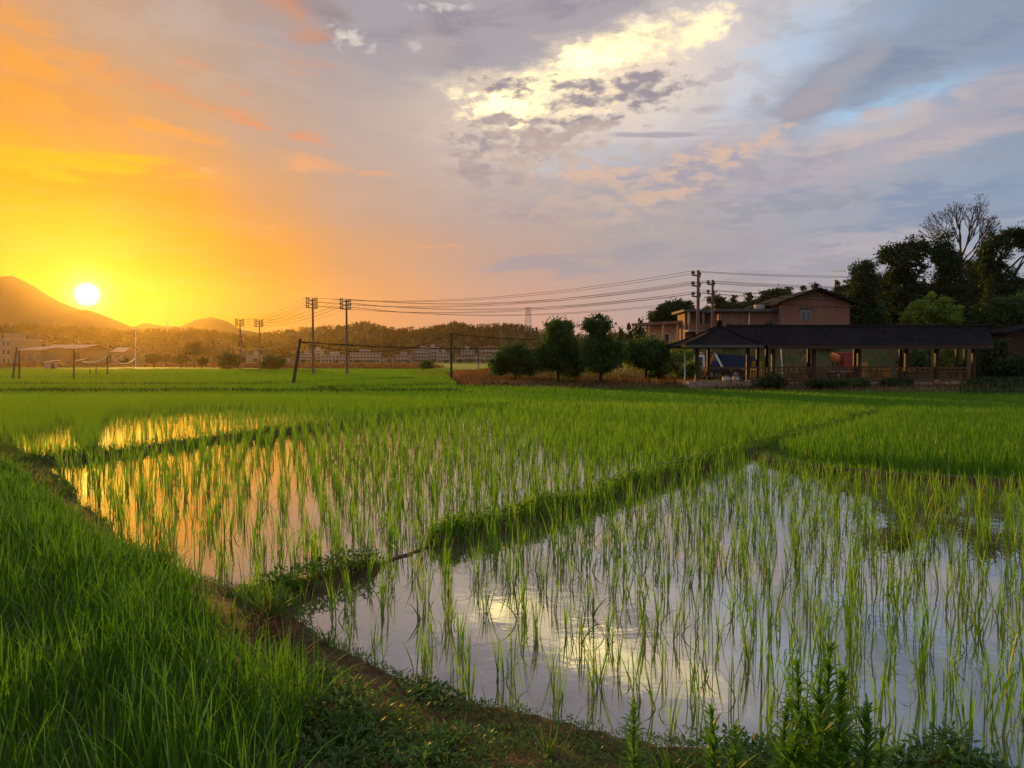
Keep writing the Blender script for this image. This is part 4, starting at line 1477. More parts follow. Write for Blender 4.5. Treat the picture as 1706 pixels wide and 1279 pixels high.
tree('side_bush', 1680, 640, 58, 'mid green bushy tree at the right edge above the low shed', [(1682, 520, 32, 28), (1660, 545, 20, 30), (1715, 515, 30, 26)], M_LEAF_MID, (420, 62), .18, .45, .12, seed=11)


def bare_tree(px, py_base, dist):
    rng = random.Random(5)
    y = dist
    x = P(px, py_base, y)[0]
    z0 = gz(x, y)
    k = y / FPX
    root = empty('bare_tree', (x, y, z0))
    tag(root, 'leafless fan shaped tree rising above the dark stand', 'tree')
    top_z = P(px, 430, y)[2] - z0
    mb = MB()
    mb.tube([(0, 0, -.2), (.1, 0, top_z * .5), (0, 0, top_z)], [.32, .26, .19], 9)
    mb.build('trunk', M_BARK, root)
    tw = MB()
    lf = []

    def grow(p, d, length, r, depth):
        e = p + d * length
        mid = p.lerp(e, .5) + Vector((rng.uniform(-1, 1), rng.uniform(-1, 1), rng.uniform(-.3, .6))) * length * .07
        tw.tube([p, mid, e], [r, r * .85, r * .68], 5, cap=False)
        if depth == 0:
            lf.append(e)
            return
        for i in range(3 if depth > 2 and rng.random() < .5 else 2):
            sp = .36 + .10 * (4 - depth) * .5
            nd = (d + Vector((rng.uniform(-1, 1), rng.uniform(-1, 1), rng.uniform(-.25, .45))) * sp).normalized()
            grow(e, nd, length * rng.uniform(.66, .88), r * .66, depth - 1)
    # one leader and big limbs fanning from different heights
    for t, dx, dy, ln, r in ((1.0, .0, .1, 1.75, .13), (1.0, -.25, -.2, 1.7, .10), (.97, .45, .2, 1.8, .11), (.90, .95, -.2, 1.75, .10), (.92, -.85, .1, 1.6, .08), (1.0, .22, -.3, 1.7, .10), (.97, -.5, .3, 1.7, .09), (.84, 1.2, .2, 1.6, .08), (.86, -1.15, -.2, 1.45, .07), (.94, .7, -.4, 1.7, .09)):
        grow(Vector((0, 0, top_z * t)), Vector((dx, dy, 1)).normalized(), ln, r, 5)
    tw.build('branches', M_BARK, root)
    r2 = np.random.default_rng(3)
    E = np.array([tuple(e) for e in lf])
    p = np.repeat(E, 2, 0) + r2.normal(0, .07, (len(E) * 2, 3))
    a = r2.normal(0, 1, p.shape)
    a /= np.linalg.norm(a, axis=1)[:, None]
    b = np.cross(a, r2.normal(0, 1, p.shape))
    b /= np.linalg.norm(b, axis=1)[:, None]
    s = r2.uniform(.05, .13, len(p))[:, None]
    V = np.stack([p - a * s, p + b * s * .4, p + a * s, p - b * s * .4], 1).reshape(-1, 3)
    link('dry_leaves', np_mesh('dry_leaves', V, np.arange(len(V)).reshape(-1, 4), {'tint': r2.random(len(V)), 'along': np.ones(len(V))}),
         leaf_mat('dry_leaf', (.04, .03, .02), (.07, .05, .035), None, trans=.2), root)


bare_tree(1598, 600, 84)


# ------------------------------------------------------------------ shrubs round the pavilion and the village edge
def bush(px, py, dist, hw, hh, label, mat, n=90, size=.16, clump=.35, seed=1, name='bush', group=None, zoff=0.0):
    rng = np.random.default_rng(seed + 500)
    x, y, zc = P(px, py, dist)
    z0 = gz(x, y)
    k = y / FPX
    root = empty(name, (x, y, z0))
    tag(root, label, 'bush', group)
    H = max(zc + hh * k - z0, .4)
    lob = auto_lobes(rng, 0, H * .5, hw * k, H * .52, 7)
    V, Q, T, A = leaf_cloud(rng, lob, n, 50, size, clump, .4)
    V = V[:]
    V[:, 2] = np.maximum(V[:, 2], .0 + .02 * rng.random(len(V)))
    link('foliage', np_mesh('foliage', V, Q, {'tint': T, 'along': A}), mat, root)
    st = MB()
    for i in range(5):
        a = rng.uniform(0, 6.28)
        st.tube([(0, 0, -.1), (math.cos(a) * hw * k * .3, math.sin(a) * hw * k * .3, H * .5)], [.04, .015], 5)
    st.build('stems', M_BARK, root)
    return root


M_BUSH_Y = leaf_mat('bush_leaf_bright', (.07, .12, .018), (.13, .18, .026), None, trans=.45)
bush(1130, 612, 58, 34, 34, 'bright yellow green bush left of the pavilion, behind the thin white post', M_BUSH_Y, 200, .15, .3, 1)
bush(1096, 622, 56, 22, 22, 'small olive bush under the spreading tree', M_LEAF_MID, 100, .15, .3, 2)
bush(1155, 625, 54, 22, 20, 'low green bush at the pavilion corner post', M_BUSH_Y, 100, .14, .28, 3)
bush(1230, 600, 72, 40, 26, 'green bush seen behind the blue truck', M_LEAF_MID, 160, .2, .4, 4)
bush(1290, 600, 70, 34, 26, 'bright green bush seen through the middle of the pavilion', M_BUSH_Y, 150, .2, .4, 5)
bush(1335, 598, 72, 36, 28, 'green bush behind the straw heap', M_LEAF_MID, 150, .2, .4, 6)
bush(1375, 604, 66, 22, 22, 'dark shrub between the straw heap and the red machine', M_LEAF_DARK, 110, .2, .4, 7)
bush(1465, 596, 68, 40, 34, 'dark bush behind the yellow crates', M_LEAF_DARK, 200, .2, .4, 8)
bush(1525, 606, 60, 26, 26, 'olive bush with pale tips seen through the right bays', M_LEAF_MID, 130, .17, .35, 9)
bush(1582, 602, 58, 24, 30, 'yellow green bush behind the right end of the pavilion', M_BUSH_Y, 130, .16, .33, 10)
bush(1655, 610, 52, 26, 44, 'dark tall bush hiding the right end of the pavilion', M_LEAF_DARK, 220, .16, .36, 11)
bush(1695, 622, 48, 30, 36, 'very dark bush in the right corner of the rise', M_LEAF_DARK, 220, .16, .36, 12)
bush(1285, 642, 44.5, 30, 16, 'dark low shrub before the pavilion railing, left of the middle', M_LEAF_DARK, 120, .11, .22, 13)
bush(1372, 645, 44.2, 34, 13, 'low shrub before the pavilion railing, right of the middle', M_LEAF_DARK, 90, .11, .22, 14)
bush(1425, 645, 44.4, 26, 13, 'low green shrub before the railing under the tall dark post', M_LEAF_MID, 100, .11, .22, 15)
bush(1492, 648, 44.2, 28, 10, 'low mixed shrub before the right half of the railing', M_LEAF_DARK, 90, .11, .22, 16)
bush(1650, 648, 44.0, 34, 14, 'low dark shrub at the right end of the stone platform', M_LEAF_DARK, 130, .11, .24, 31)
bush(1700, 650, 43.5, 34, 18, 'dark shrub by the right edge of the picture at field level', M_LEAF_DARK, 140, .11, .24, 32)
bush(1218, 552, 66, 18, 12, 'dark green bush on the slope under the flat roofed wing', M_LEAF_DARK, 70, .2, .4, 17)
bush(1280, 545, 66, 16, 15, 'dark bush against the wing wall left of the lean-to', M_LEAF_DARK, 80, .2, .4, 18)
bush(455, 606, 125, 20, 13, 'round green bush in front of the far village', M_LEAF_MID, 160, .3, .55, 19)
bush(380, 600, 128, 14, 16, 'dark tree-like bush beside the distant three arm poles', M_LEAF_MID, 120, .3, .55, 20)
bush(710, 609, 130, 12, 7, 'low green shrub before the long grey village house', M_LEAF_MID, 60, .3, .5, 21)


# ------------------------------------------------------------------ dry weeds
def weeds_patch(name, label, poly_px, dens, h, w, c1, c2, y0, y1, seed, odd=None):
    rng = np.random.default_rng(seed)
    area = .8 * (y1 ** 2 - y0 ** 2)
    n = int(area * dens)
    y = np.sqrt(y0 ** 2 + rng.random(n) * (y1 ** 2 - y0 ** 2))
    x = rng.uniform(-.8, .8, n) * y
    px, py = project(x, y)
    k = in_poly(poly_px, px, py) & (rng.random(n) < .35 + .65 * (wav(x, y, .9, seed) * .5 + .5))
    x, y = x[k], y[k]
    n = len(x)
    z = ground_h(x, y)
    az = rng.uniform(0, 6.28, n)
    hh = h * (.55 + .6 * (wav(x, y, .55, seed + 1) * .5 + .5)) * rng.uniform(.6, 1.25, n)
    V, Q, T, A = blades(np.stack([x, y, z - .02], -1), hh, w * rng.uniform(.6, 1.4, n), az, np.abs(rng.normal(.1, .25, n)), np.abs(rng.normal(.15, .2, n)), rng.uniform(0, .4, n), 3, rng.random(n))
    m = leaf_mat(name + '_leaf', c1, c2, odd, trans=.4, odd=.75, tcol=(1.4, 1.1, .8))
    tag(link(name, np_mesh(name, V, Q, {'tint': T, 'along': A}), m), label, 'weeds', kind='stuff')


weeds_patch('dry_weeds', 'rust brown dry weeds along the foot of the rise', [(735, 646), (760, 618), (830, 618), (900, 626), (1000, 632), (1150, 634), (1180, 646), (1430, 652), (1650, 655), (1650, 664), (1400, 660), (1150, 656), (900, 651)], 34, .42, .05,
            (.075, .032, .013), (.13, .075, .022), 40, 75, 61, (.08, .09, .02))
weeds_patch('rust_weeds', 'orange rust weeds beside the slim pole', [(700, 634), (675, 624), (720, 613), (860, 612), (860, 624), (770, 634)], 16, .5, .06, (.12, .042, .014), (.17, .09, .025), 55, 118, 62, (.09, .10, .02))
weeds_patch('far_dry_weeds', 'brown strip of dry weeds at the far edge of the fields', [(-50, 612), (180, 611), (350, 612), (420, 613.5), (600, 614.5), (700, 617), (740, 612), (700, 609), (400, 608.5), (-50, 609.5)], 3.2, 1.1, .16,
            (.09, .04, .015), (.15, .075, .025), 95, 240, 63, (.07, .075, .02))
weeds_patch('corner_weeds', 'dark weeds along the right end of the rise', [(1600, 668), (1600, 650), (1780, 645), (1780, 676)], 40, .5, .05, (.012, .035, .006), (.035, .06, .012), 38, 56, 66)
weeds_patch('slope_weeds', 'green weeds over the slope between the pavilion and the brick house', [(1120, 640), (1120, 570), (1300, 556), (1640, 552), (1660, 635)], 16, .6, .07, (.05, .10, .012), (.10, .15, .02), 53, 72, 65)
weeds_patch('green_weeds', 'green and olive weeds under the four trees', [(800, 640), (830, 620), (1000, 618), (1160, 618), (1160, 636), (1000, 640)], 12, .55, .06, (.045, .075, .012), (.09, .11, .02), 45, 95, 64, (.12, .06, .02))
# ------------------------------------------------------------------ hills and the mountain
def hill(name, sil, y_toe, y_crest, y_back, mat, kind='structure', rough=1.0, nx=160, ny=26, drop=0.0, seed=0):
    """a ridge whose crest shows along the silhouette sil [(px, py)]; drop lowers it by the trees that stand on top"""
    s = np.array(sil, float)
    pxs = np.linspace(s[0, 0], s[-1, 0], nx)
    pys = np.interp(pxs, s[:, 0], s[:, 1])
    V = []
    ys = np.concatenate([np.linspace(y_toe, y_crest, ny // 2), np.linspace(y_crest, y_back, ny - ny // 2 + 1)[1:]])
    xs = np.array([P(a, 500, y_crest)[0] for a in pxs])
    zc = np.array([P(a, b, y_crest)[2] for a, b in zip(pxs, pys)]) - drop
    zc = np.maximum(zc, .5)
    edge = np.minimum(1, np.minimum(np.arange(nx), np.arange(nx)[::-1]) / 6.0)
    rng = np.random.default_rng(seed)
    for y in ys:
        t = (y - y_toe) / (y_crest - y_toe) if y <= y_crest else 1 - (y - y_crest) / (y_back - y_crest)
        p = t * t * (3 - 2 * t)
        p = .55 * p + .45 * t
        for x, z in zip(xs, zc):
            wob = (wav(np.array([x]), np.array([y]), 6.0 / (y_crest - y_toe), seed)[0] * .12 + wav(np.array([x]), np.array([y]), 17.0 / (y_crest - y_toe), seed + 3)[0] * .05) * rough
            V.append((x, y, max(z * p * (1 + wob * math.sin(math.pi * min(1, t))) - .6, -.6)))
    ny_ = len(ys)
    i = np.arange(nx * ny_).reshape(ny_, nx)
    Q = np.stack([i[:-1, :-1], i[:-1, 1:], i[1:, 1:], i[1:, :-1]], -1).reshape(-1, 4)
    V = np.array(V)
    o = link(name, np_mesh(name, V, Q, smooth=True), mat)
    tag(o, kind=kind)
    Z = V[:, 2].reshape(ny_, nx)
    return dict(x=xs, y=ys, Z=Z)


def hill_z(H, x, y):
    i = np.clip(np.searchsorted(H['x'], x) - 1, 0, len(H['x']) - 2)
    j = np.clip(np.searchsorted(H['y'], y) - 1, 0, len(H['y']) - 2)
    fx = np.clip((x - H['x'][i]) / (H['x'][i + 1] - H['x'][i]), 0, 1)
    fy = np.clip((y - H['y'][j]) / (H['y'][j + 1] - H['y'][j]), 0, 1)
    Z = H['Z']
    return (Z[j, i] * (1 - fx) + Z[j, i + 1] * fx) * (1 - fy) + (Z[j + 1, i] * (1 - fx) + Z[j + 1, i + 1] * fx) * fy


M_HILL = rough_mat('hill_scrub', (.028, .028, .014), (.055, .052, .022), .05, .95, .05, .2)
M_HILL_OPEN = rough_mat('hill_grass', (.05, .06, .02), (.09, .09, .035), .04, .95, .05, .2)
M_MOUNT = rough_mat('mountain_slope', (.030, .038, .020), (.055, .055, .026), .006, .95, .05, .2)

hill('mountain', [(-500, 560), (-260, 535), (-120, 508), (-40, 484), (-8, 473), (8, 465), (20, 457), (33, 466), (60, 484), (95, 500), (128, 513), (150, 516), (178, 528), (200, 540), (225, 549), (270, 566), (330, 590)],
     520, 760, 1010, M_MOUNT, rough=.3, nx=220, ny=40, seed=4)
hill('distant_hills', [(150, 575), (190, 556), (215, 545), (240, 537), (265, 541), (300, 543), (325, 532), (352, 527), (378, 534), (400, 548), (425, 552), (460, 560), (520, 575)], 880, 960, 1040, M_MOUNT, nx=120, ny=20, seed=6)
H_LEFT = hill('wooded_hill', [(-420, 545), (-150, 543), (0, 542), (60, 541), (110, 545), (165, 549), (210, 556), (245, 551), (280, 549), (330, 551), (390, 556), (430, 570), (470, 592)], 300, 470, 700, M_HILL, drop=3.0, seed=1)
H_MID = hill('village_hill', [(380, 590), (420, 562), (450, 553), (500, 545), (540, 541), (575, 541), (605, 534), (632, 543), (665, 548), (700, 547), (730, 541), (757, 534), (785, 541), (830, 537), (870, 541), (905, 551), (960, 556), (1040, 552), (1120, 549), (1250, 556)],
             460, 640, 850, M_HILL, drop=3.0, seed=2)
H_RIGHT = hill('house_hill', [(1040, 600), (1068, 572), (1085, 535), (1120, 512), (1160, 505), (1200, 494), (1250, 490), (1300, 488), (1350, 478), (1400, 470), (1460, 462), (1600, 455), (1800, 450), (2100, 470)], 105, 210, 330, M_HILL, drop=5.5, seed=3)


def forest(name, label, H, n, hmin, hmax, seed, leaves=26, size=1.5, mat=None, xr=None, crest_bias=.5):
    """a wood that reads as one mass: hundreds of small crowns over a hillside"""
    rng = np.random.default_rng(seed)
    x0, x1 = (xr or (H['x'][0], H['x'][-1]))
    y0, yc = H['y'][0], H['y'][len(H['y']) // 2]
    x = rng.uniform(x0, x1, n)
    u = rng.random(n)
    y = np.where(rng.random(n) < crest_bias, yc + rng.normal(0, (yc - y0) * .05, n), y0 + (yc - y0) * u)
    z = hill_z(H, x, y)
    keep = (rng.random(n) < .45 + .55 * (wav(x, y, .03, seed) * .5 + .5)) & (z > .2)
    x, y, z = x[keep], y[keep], z[keep]
    n = len(x)
    h = rng.uniform(hmin, hmax, n) * (1 + .25 * wav(x, y, .05, seed + 2))
    conic = rng.random(n) < .3
    t = rng.random((n, leaves))
    a = rng.uniform(0, 6.28, (n, leaves))
    rad = np.where(conic[:, None], (1 - t) * .30, np.sqrt(np.maximum(0, 1 - (2 * t - 1) ** 2)) * .42) * rng.uniform(.6, 1.05, (n, leaves))
    px_ = x[:, None] + np.cos(a) * rad * h[:, None]
    py_ = y[:, None] + np.sin(a) * rad * h[:, None]
    pz_ = z[:, None] + h[:, None] * (.12 + .88 * t)
    p = np.stack([px_, py_, pz_], -1).reshape(-1, 3)
    m = len(p)
    d = rng.normal(0, 1, (m, 3))
    d /= np.linalg.norm(d, axis=1)[:, None]
    b = np.cross(d, rng.normal(0, 1, (m, 3)))
    b /= np.linalg.norm(b, axis=1)[:, None]
    s = (size * rng.uniform(.5, 1.2, m) * np.repeat(h, leaves) / hmax)[:, None]
    V = np.stack([p - d * s * .5, p + b * s * .4, p + d * s * .5, p - b * s * .4], 1).reshape(-1, 3)
    tn = np.repeat(np.clip(np.repeat(rng.random(n), leaves) * .7 + rng.random(m) * .3, 0, 1), 4)
    tag(link(name, np_mesh(name, V, np.arange(len(V)).reshape(-1, 4), {'tint': tn, 'along': np.ones(len(V))}), mat or M_LEAF_FAR), label, 'trees', kind='stuff')


forest('left_hill_forest', 'hazy wood on the low hill under the sun', H_LEFT, 5200, 2.2, 5.2, 31, 22, 1.25, crest_bias=.25)
forest('village_hill_forest', 'scrubby wood over the long hill behind the village', H_MID, 8000, 2.0, 4.8, 32, 20, 1.3, crest_bias=.25)
forest('house_hill_undergrowth', 'dark undergrowth on the rise behind the brick house', H_RIGHT, 2400, 2.5, 5.0, 33, 36, 1.1, xr=(P(1070, 500, 210)[0], P(1800, 500, 210)[0]), crest_bias=.25)


def far_tree_meshes(kind, seed):
    rng = np.random.default_rng(seed)
    if kind == 'broad':
        lob = auto_lobes(rng, 0, .62, .36, .36, 9, .45)
    elif kind == 'pointed':
        lob = [(0, 0, .12 + .8 * i / 7, .26 * (1 - i / 8.0) + .03, .26 * (1 - i / 8.0) + .03, .1) for i in range(8)]
    else:
        lob = [(rng.normal(0, .14), rng.normal(0, .14), rng.uniform(.55, .95), .16, .16, .09) for _ in range(9)]
    V, Q, T, A = leaf_cloud(rng, lob, 110, 26, .085, .10, .4)
    cm = np_mesh('crown', V, Q, {'tint': T, 'along': A})
    cm.materials.append(M_LEAF_DARK)
    mb = MB()
    mb.tube([(0, 0, -.05), (0, 0, .5), (0, 0, .9)], [.03, .022, .008], 6)
    to = mb.build('trunk', M_BARK)
    tm = to.data
    bpy.data.objects.remove(to)
    return tm, cm


kinds = {k: [far_tree_meshes(k, 70 + i * 5 + j) for j in range(3)] for i, k in enumerate(('broad', 'pointed', 'loose'))}
lab_k = {'broad': 'dark rounded tree in the wood on the rise behind the brick house', 'pointed': 'dark pointed conifer in the wood on the rise behind the brick house',
         'loose': 'open crowned pine standing out of the wood on the rise behind the brick house'}
rr = np.random.default_rng(8)
spots = [(1088, 'broad'), (1098, 'broad'), (1112, 'broad'), (1124, 'broad'), (1140, 'broad'), (1150, 'pointed'), (1166, 'broad'), (1180, 'broad'), (1196, 'loose'), (1206, 'broad'), (1222, 'pointed'),
         (1234, 'broad'), (1248, 'pointed'), (1258, 'broad'), (1270, 'pointed'), (1282, 'broad'), (1301, 'loose'), (1312, 'pointed'), (1326, 'broad'), (1338, 'pointed'), (1350, 'broad'), (1360, 'pointed'), (1370, 'broad'),
         (1382, 'broad'), (1394, 'pointed'), (1404, 'broad'), (1416, 'pointed'), (1428, 'broad'), (1480, 'broad'), (1690, 'broad')]
for i, (px, k) in enumerate(spots):
    yy_ = 200 + rr.uniform(-14, 10)
    x = P(px, 500, yy_)[0]
    z = float(hill_z(H_RIGHT, np.array([x]), np.array([yy_]))[0])
    hgt = {'broad': 6.2, 'pointed': 7.4, 'loose': 8.2}[k] * rr.uniform(.85, 1.15)
    tm, cm = kinds[k][int(rr.integers(0, 3))]
    root = empty({'broad': 'hill_tree', 'pointed': 'conifer', 'loose': 'pine_tree'}[k], (x, yy_, z - .2), rr.uniform(0, 6.28))
    root.scale = (hgt * rr.uniform(.9, 1.25), hgt * rr.uniform(.9, 1.25), hgt)
    tag(root, lab_k[k], 'tree', {'broad': 'rounded trees on the rise', 'pointed': 'conifers on the rise', 'loose': 'open pines on the rise'}[k])
    link('trunk', tm, None, root)
    link('crown', cm, None, root)
# conifers at the left foot of that rise and trees at the edge of the orange fields
for i, px in enumerate((1035, 1048, 1060, 1068)):
    yy_ = 150
    x = P(px, 500, yy_)[0]
    top = P(px, (548, 540, 543, 534)[i], yy_)[2]
    tm, cm = kinds['pointed'][i % 3]
    root = empty('conifer', (x, yy_, 0))
    root.scale = (top * .55, top * .55, top)
    tag(root, 'small dark conifer peeping over the spreading tree beside the sunlit house', 'tree', 'small conifers by the sunlit house')
    link('trunk', tm, None, root)
    link('crown', cm, None, root)
edge = [(205, 596, 170, 'broad'), (255, 588, 165, 'broad'), (275, 592, 175, 'loose'), (300, 590, 160, 'broad'), (322, 574, 170, 'loose'), (335, 594, 160, 'broad'), (150, 598, 240, 'broad'), (110, 600, 240, 'broad'), (60, 588, 230, 'broad'), (30, 586, 230, 'broad'), (395, 592, 150, 'broad'), (680, 600, 300, 'broad'), (560, 600, 300, 'broad'), (424, 597, 320, 'broad'), (505, 598, 330, 'broad'), (528, 599, 330, 'broad'), (596, 599, 330, 'broad'), (618, 600, 335, 'broad'), (648, 598, 330, 'broad'), (703, 599, 340, 'broad'), (722, 597, 335, 'broad'), (742, 600, 330, 'broad'), (766, 598, 330, 'broad'), (784, 599, 335, 'broad'), (806, 600, 330, 'broad')]
for i, (px, pyt, yy_, k) in enumerate(edge):
    x = P(px, 500, yy_)[0]
    top = P(px, pyt, yy_)[2]
    tm, cm = kinds[k][i % 3]
    root = empty('field_edge_tree', (x, yy_, -.1), i * 1.3)
    w = top * (1.5 if k == 'broad' else 1.0)
    root.scale = (w, w, top * 1.05)
    tag(root, 'hazy small tree at the far edge of the fields' if k == 'broad' else 'thin open hazy tree at the far edge of the fields', 'tree', 'trees at the far field edge' if k == 'broad' else 'open trees at the far field edge')
    link('trunk', tm, None, root)
    link('crown', cm, None, root)

# lattice pylons on the skyline
M_STEEL = rough_mat('galvanised_steel', (.22, .22, .23), (.30, .30, .31), 4, .5, .4)


def pylon(px, py_top, py_base, dist, label, w0, w1, arms, portal=False, r=.10):
    x, y, zt = P(px, py_top, dist)
    zb = P(px, py_base, dist)[2]
    h = zt - zb
    root = empty('lattice_pylon', (x, y, zb))
    tag(root, label, 'pylon')
    m = MB()
    if not portal:
        c = lambda t: [(sx * (w0 + (w1 - w0) * t) / 2, sy * (w0 + (w1 - w0) * t) / 2, h * t) for sx, sy in ((-1, -1), (1, -1), (1, 1), (-1, 1))]
        for j in range(4):
            m.bar(c(0)[j], c(1)[j], r, r)
        N = 7
        for i in range(N):
            a, b = c(i / N), c((i + 1) / N)
            for j in range(4):
                m.bar(a[j], b[(j + 1) % 4], r * .6, r * .6)
                m.bar(a[(j + 1) % 4], b[j], r * .6, r * .6)
                m.bar(b[j], b[(j + 1) % 4], r * .6, r * .6)
        m.build('tower', M_STEEL, root)
        for t, L in arms:
            b = MB()
            b.bar((-L / 2, 0, h * t), (L / 2, 0, h * t), r, r)
            b.bar((-L / 2, 0, h * t), (0, 0, h * t + L * .18), r * .6, r * .6)
            b.bar((L / 2, 0, h * t), (0, 0, h * t + L * .18), r * .6, r * .6)
            b.build('crossarm', M_STEEL, root)
    else:
        for s in (-1, 1):
            q_ = MB()
            q_.bar((s * w0 / 2 - .25, 0, 0), (s * w0 / 2 - .1, 0, h), r, r)
            q_.bar((s * w0 / 2 + .25, 0, 0), (s * w0 / 2 + .1, 0, h), r, r)
            for i in range(6):
                q_.bar((s * w0 / 2 - .22, 0, h * i / 6), (s * w0 / 2 + .18, 0, h * (i + 1) / 6), r * .6, r * .6)
            q_.build('leg', M_STEEL, root)
        b = MB()
        b.bar((-w0 / 2 - .8, 0, h - .7), (w0 / 2 + .8, 0, h - .7), r, r)
        b.bar((-w0 / 2 - .8, 0, h - .1), (w0 / 2 + .8, 0, h - .1), r * .7, r * .7)
        b.build('crossbeam', M_STEEL, root)


pylon(880, 513, 552, 600, 'lattice pylon on the skyline above the long hill', 5.5, 2.6, ((.98, 5), (.80, 5)), r=.22)
pylon(1395, 449, 480, 300, 'two legged pylon above the wood right of the gable', 3.0, 0, (), True, r=.10)
mast, _ = plain_pole(278, 534, 558, 'thin mast on the hazy skyline right of the sun', .28, dist=470, name='mast', cat='mast', mat=M_STEEL)
# ------------------------------------------------------------------ buildings
def plaster(name, c, v=.82):
    return rough_mat(name, tuple(a * v for a in c), c, .9, .85, .15, .15)


M_PL = {'white': plaster('white_plaster', (.28, .245, .225)), 'grey': plaster('grey_plaster', (.20, .18, .19)), 'violet': plaster('violet_grey_plaster', (.22, .18, .20)),
        'peach': plaster('peach_plaster', (.40, .20, .12)), 'tan': plaster('tan_plaster', (.24, .17, .12))}
M_ROOFTILE = rough_mat('dull_red_tile', (.16, .07, .05), (.24, .11, .08), 1.2, .85, .2, .5)
M_ROOFGREY = rough_mat('grey_sheet_roof', (.20, .18, .18), (.28, .25, .25), .8, .6, .3, .3)
M_PINKROOF = rough_mat('faded_pink_roof', (.30, .17, .13), (.40, .24, .19), .5, .7, .2, .3)
M_FRAME = rough_mat('dull_window_frame', (.20, .19, .18), (.30, .28, .27), 3, .7)
M_GLASS_D = rough_mat('dark_window_glass', (.02, .022, .026), (.03, .033, .04), 2, .12, .5, 0)


def house(px0, px1, py_top, dist, floors, mat, roof, label, name='village_house', depth=9, n_win=4, turn=0.0, group='village houses', balcony=True, base_z=0.0):
    x0, _, zt = P(px0, py_top, dist)
    x1 = P(px1, py_top, dist)[0]
    w = x1 - x0
    root = empty(name, ((x0 + x1) / 2, dist, base_z), turn)
    tag(root, label, 'house', group)
    H = zt - base_z
    rh = H * .16 if roof == 'gable' else .0
    hw = H - rh
    MB().box(-w / 2, w / 2, 0, depth, -.8, hw).build('wall', mat, root)
    if roof == 'gable':
        r = MB()
        r.prism([(-w / 2 - .5, hw - .05), (w / 2 + .5, hw - .05), (w / 2 + .5, hw + .15), (0, hw + rh), (-w / 2 - .5, hw + .15)], -.6, depth + .6)
        r.build('roof', M_ROOFTILE, root)
    else:
        r = MB()
        r.box(-w / 2 - .35, w / 2 + .35, -.45, depth + .35, hw + .003, hw + .22)
        r.build('roof', M_ROOFGREY if roof == 'flat' else M_ROOFTILE, root)
        s = MB()
        s.box(-w * .2, w * .15, depth * .3, depth * .75, hw + .22, hw + 1.9)
        s.build('stair_tower', mat, root)
    fh = hw / floors
    for f in range(floors):
        if balcony and f > 0:
            b = MB()
            b.box(-w / 2 + .2, w / 2 - .2, -1.0, -.003, f * fh - .12, f * fh + .05)
            b.box(-w / 2 + .2, w / 2 - .2, -1.0, -.9, f * fh + .05, f * fh + .75)
            b.build('balcony', M_PL['white'], root)
        for i in range(n_win):
            cx = -w / 2 + w * (i + .5) / n_win
            ww = min(1.5, w / n_win * .5)
            fr = MB()
            z0, z1 = f * fh + fh * .32, f * fh + fh * .80
            fr.box(cx - ww / 2 - .08, cx + ww / 2 + .08, -.06, -.003, z0 - .08, z1 + .08)
            wo = fr.build('window', M_FRAME, root)
            MB().box(cx - ww / 2, cx + ww / 2, -.075, -.062, z0, z1).build('pane', M_GLASS_D, wo)
    return root


V_ = [
    (411, 432, 591, 390, 3, 'white', 'flat', 'pale three storey house behind the round green bush', 4),
    (497, 518, 589, 400, 3, 'tan', 'flat', 'tan three storey house right behind the leaning pole', 4),
    (520, 534, 583, 420, 4, 'white', 'flat', 'narrow white house behind the left pole of the tall pair', 3),
    (536, 576, 592, 385, 2, 'white', 'flat', 'long low white house between the tall pair of poles', 7),
    (583, 632, 588, 395, 3, 'violet', 'flat', 'long violet grey block right of the tall pair', 9),
    (634, 655, 595, 380, 2, 'violet', 'gable', 'small violet house with a pitched roof next to the long block', 4),
    (658, 682, 592, 400, 2, 'grey', 'flat', 'low grey house left of the stepped village group', 5),
    (691, 716, 582, 410, 4, 'grey', 'flat', 'grey four storey house with white balconies', 5),
    (712, 728, 579, 430, 4, 'white', 'flat', 'tall white house standing behind the grey balconies', 3),
    (729, 748, 588, 400, 3, 'white', 'flat', 'white house just left of the slim pole', 4),
    (758, 774, 589, 395, 2, 'peach', 'gable', 'small peach house just right of the slim pole', 3),
    (770, 790, 583, 410, 3, 'white', 'flat', 'white house between two peach houses', 4),
    (788, 806, 588, 385, 2, 'peach', 'gable', 'low peach house before the tall gabled one', 3),
    (797, 834, 575, 420, 4, 'peach', 'gable', 'tall peach gabled house partly behind the round tree', 6),
    (468, 486, 596, 370, 2, 'grey', 'gable', 'little grey house left of the leaning pole', 3),
]
for i, (a, b, t, d, f, m, r, lab, nw) in enumerate(V_):
    house(a, b, t, d, f, M_PL[m], r, lab, n_win=nw, turn=R((i * 37 % 17) - 8), depth=8)

# buildings on the orange side
house(-22, 18, 565, 215, 3, M_PL['tan'], 'flat', 'pale block at the left edge under the mountain', 'warehouse', 14, 5, group=None, balcony=False)


M_SHEDWALL = plaster('shadowed_brown_wall', (.13, .085, .055))


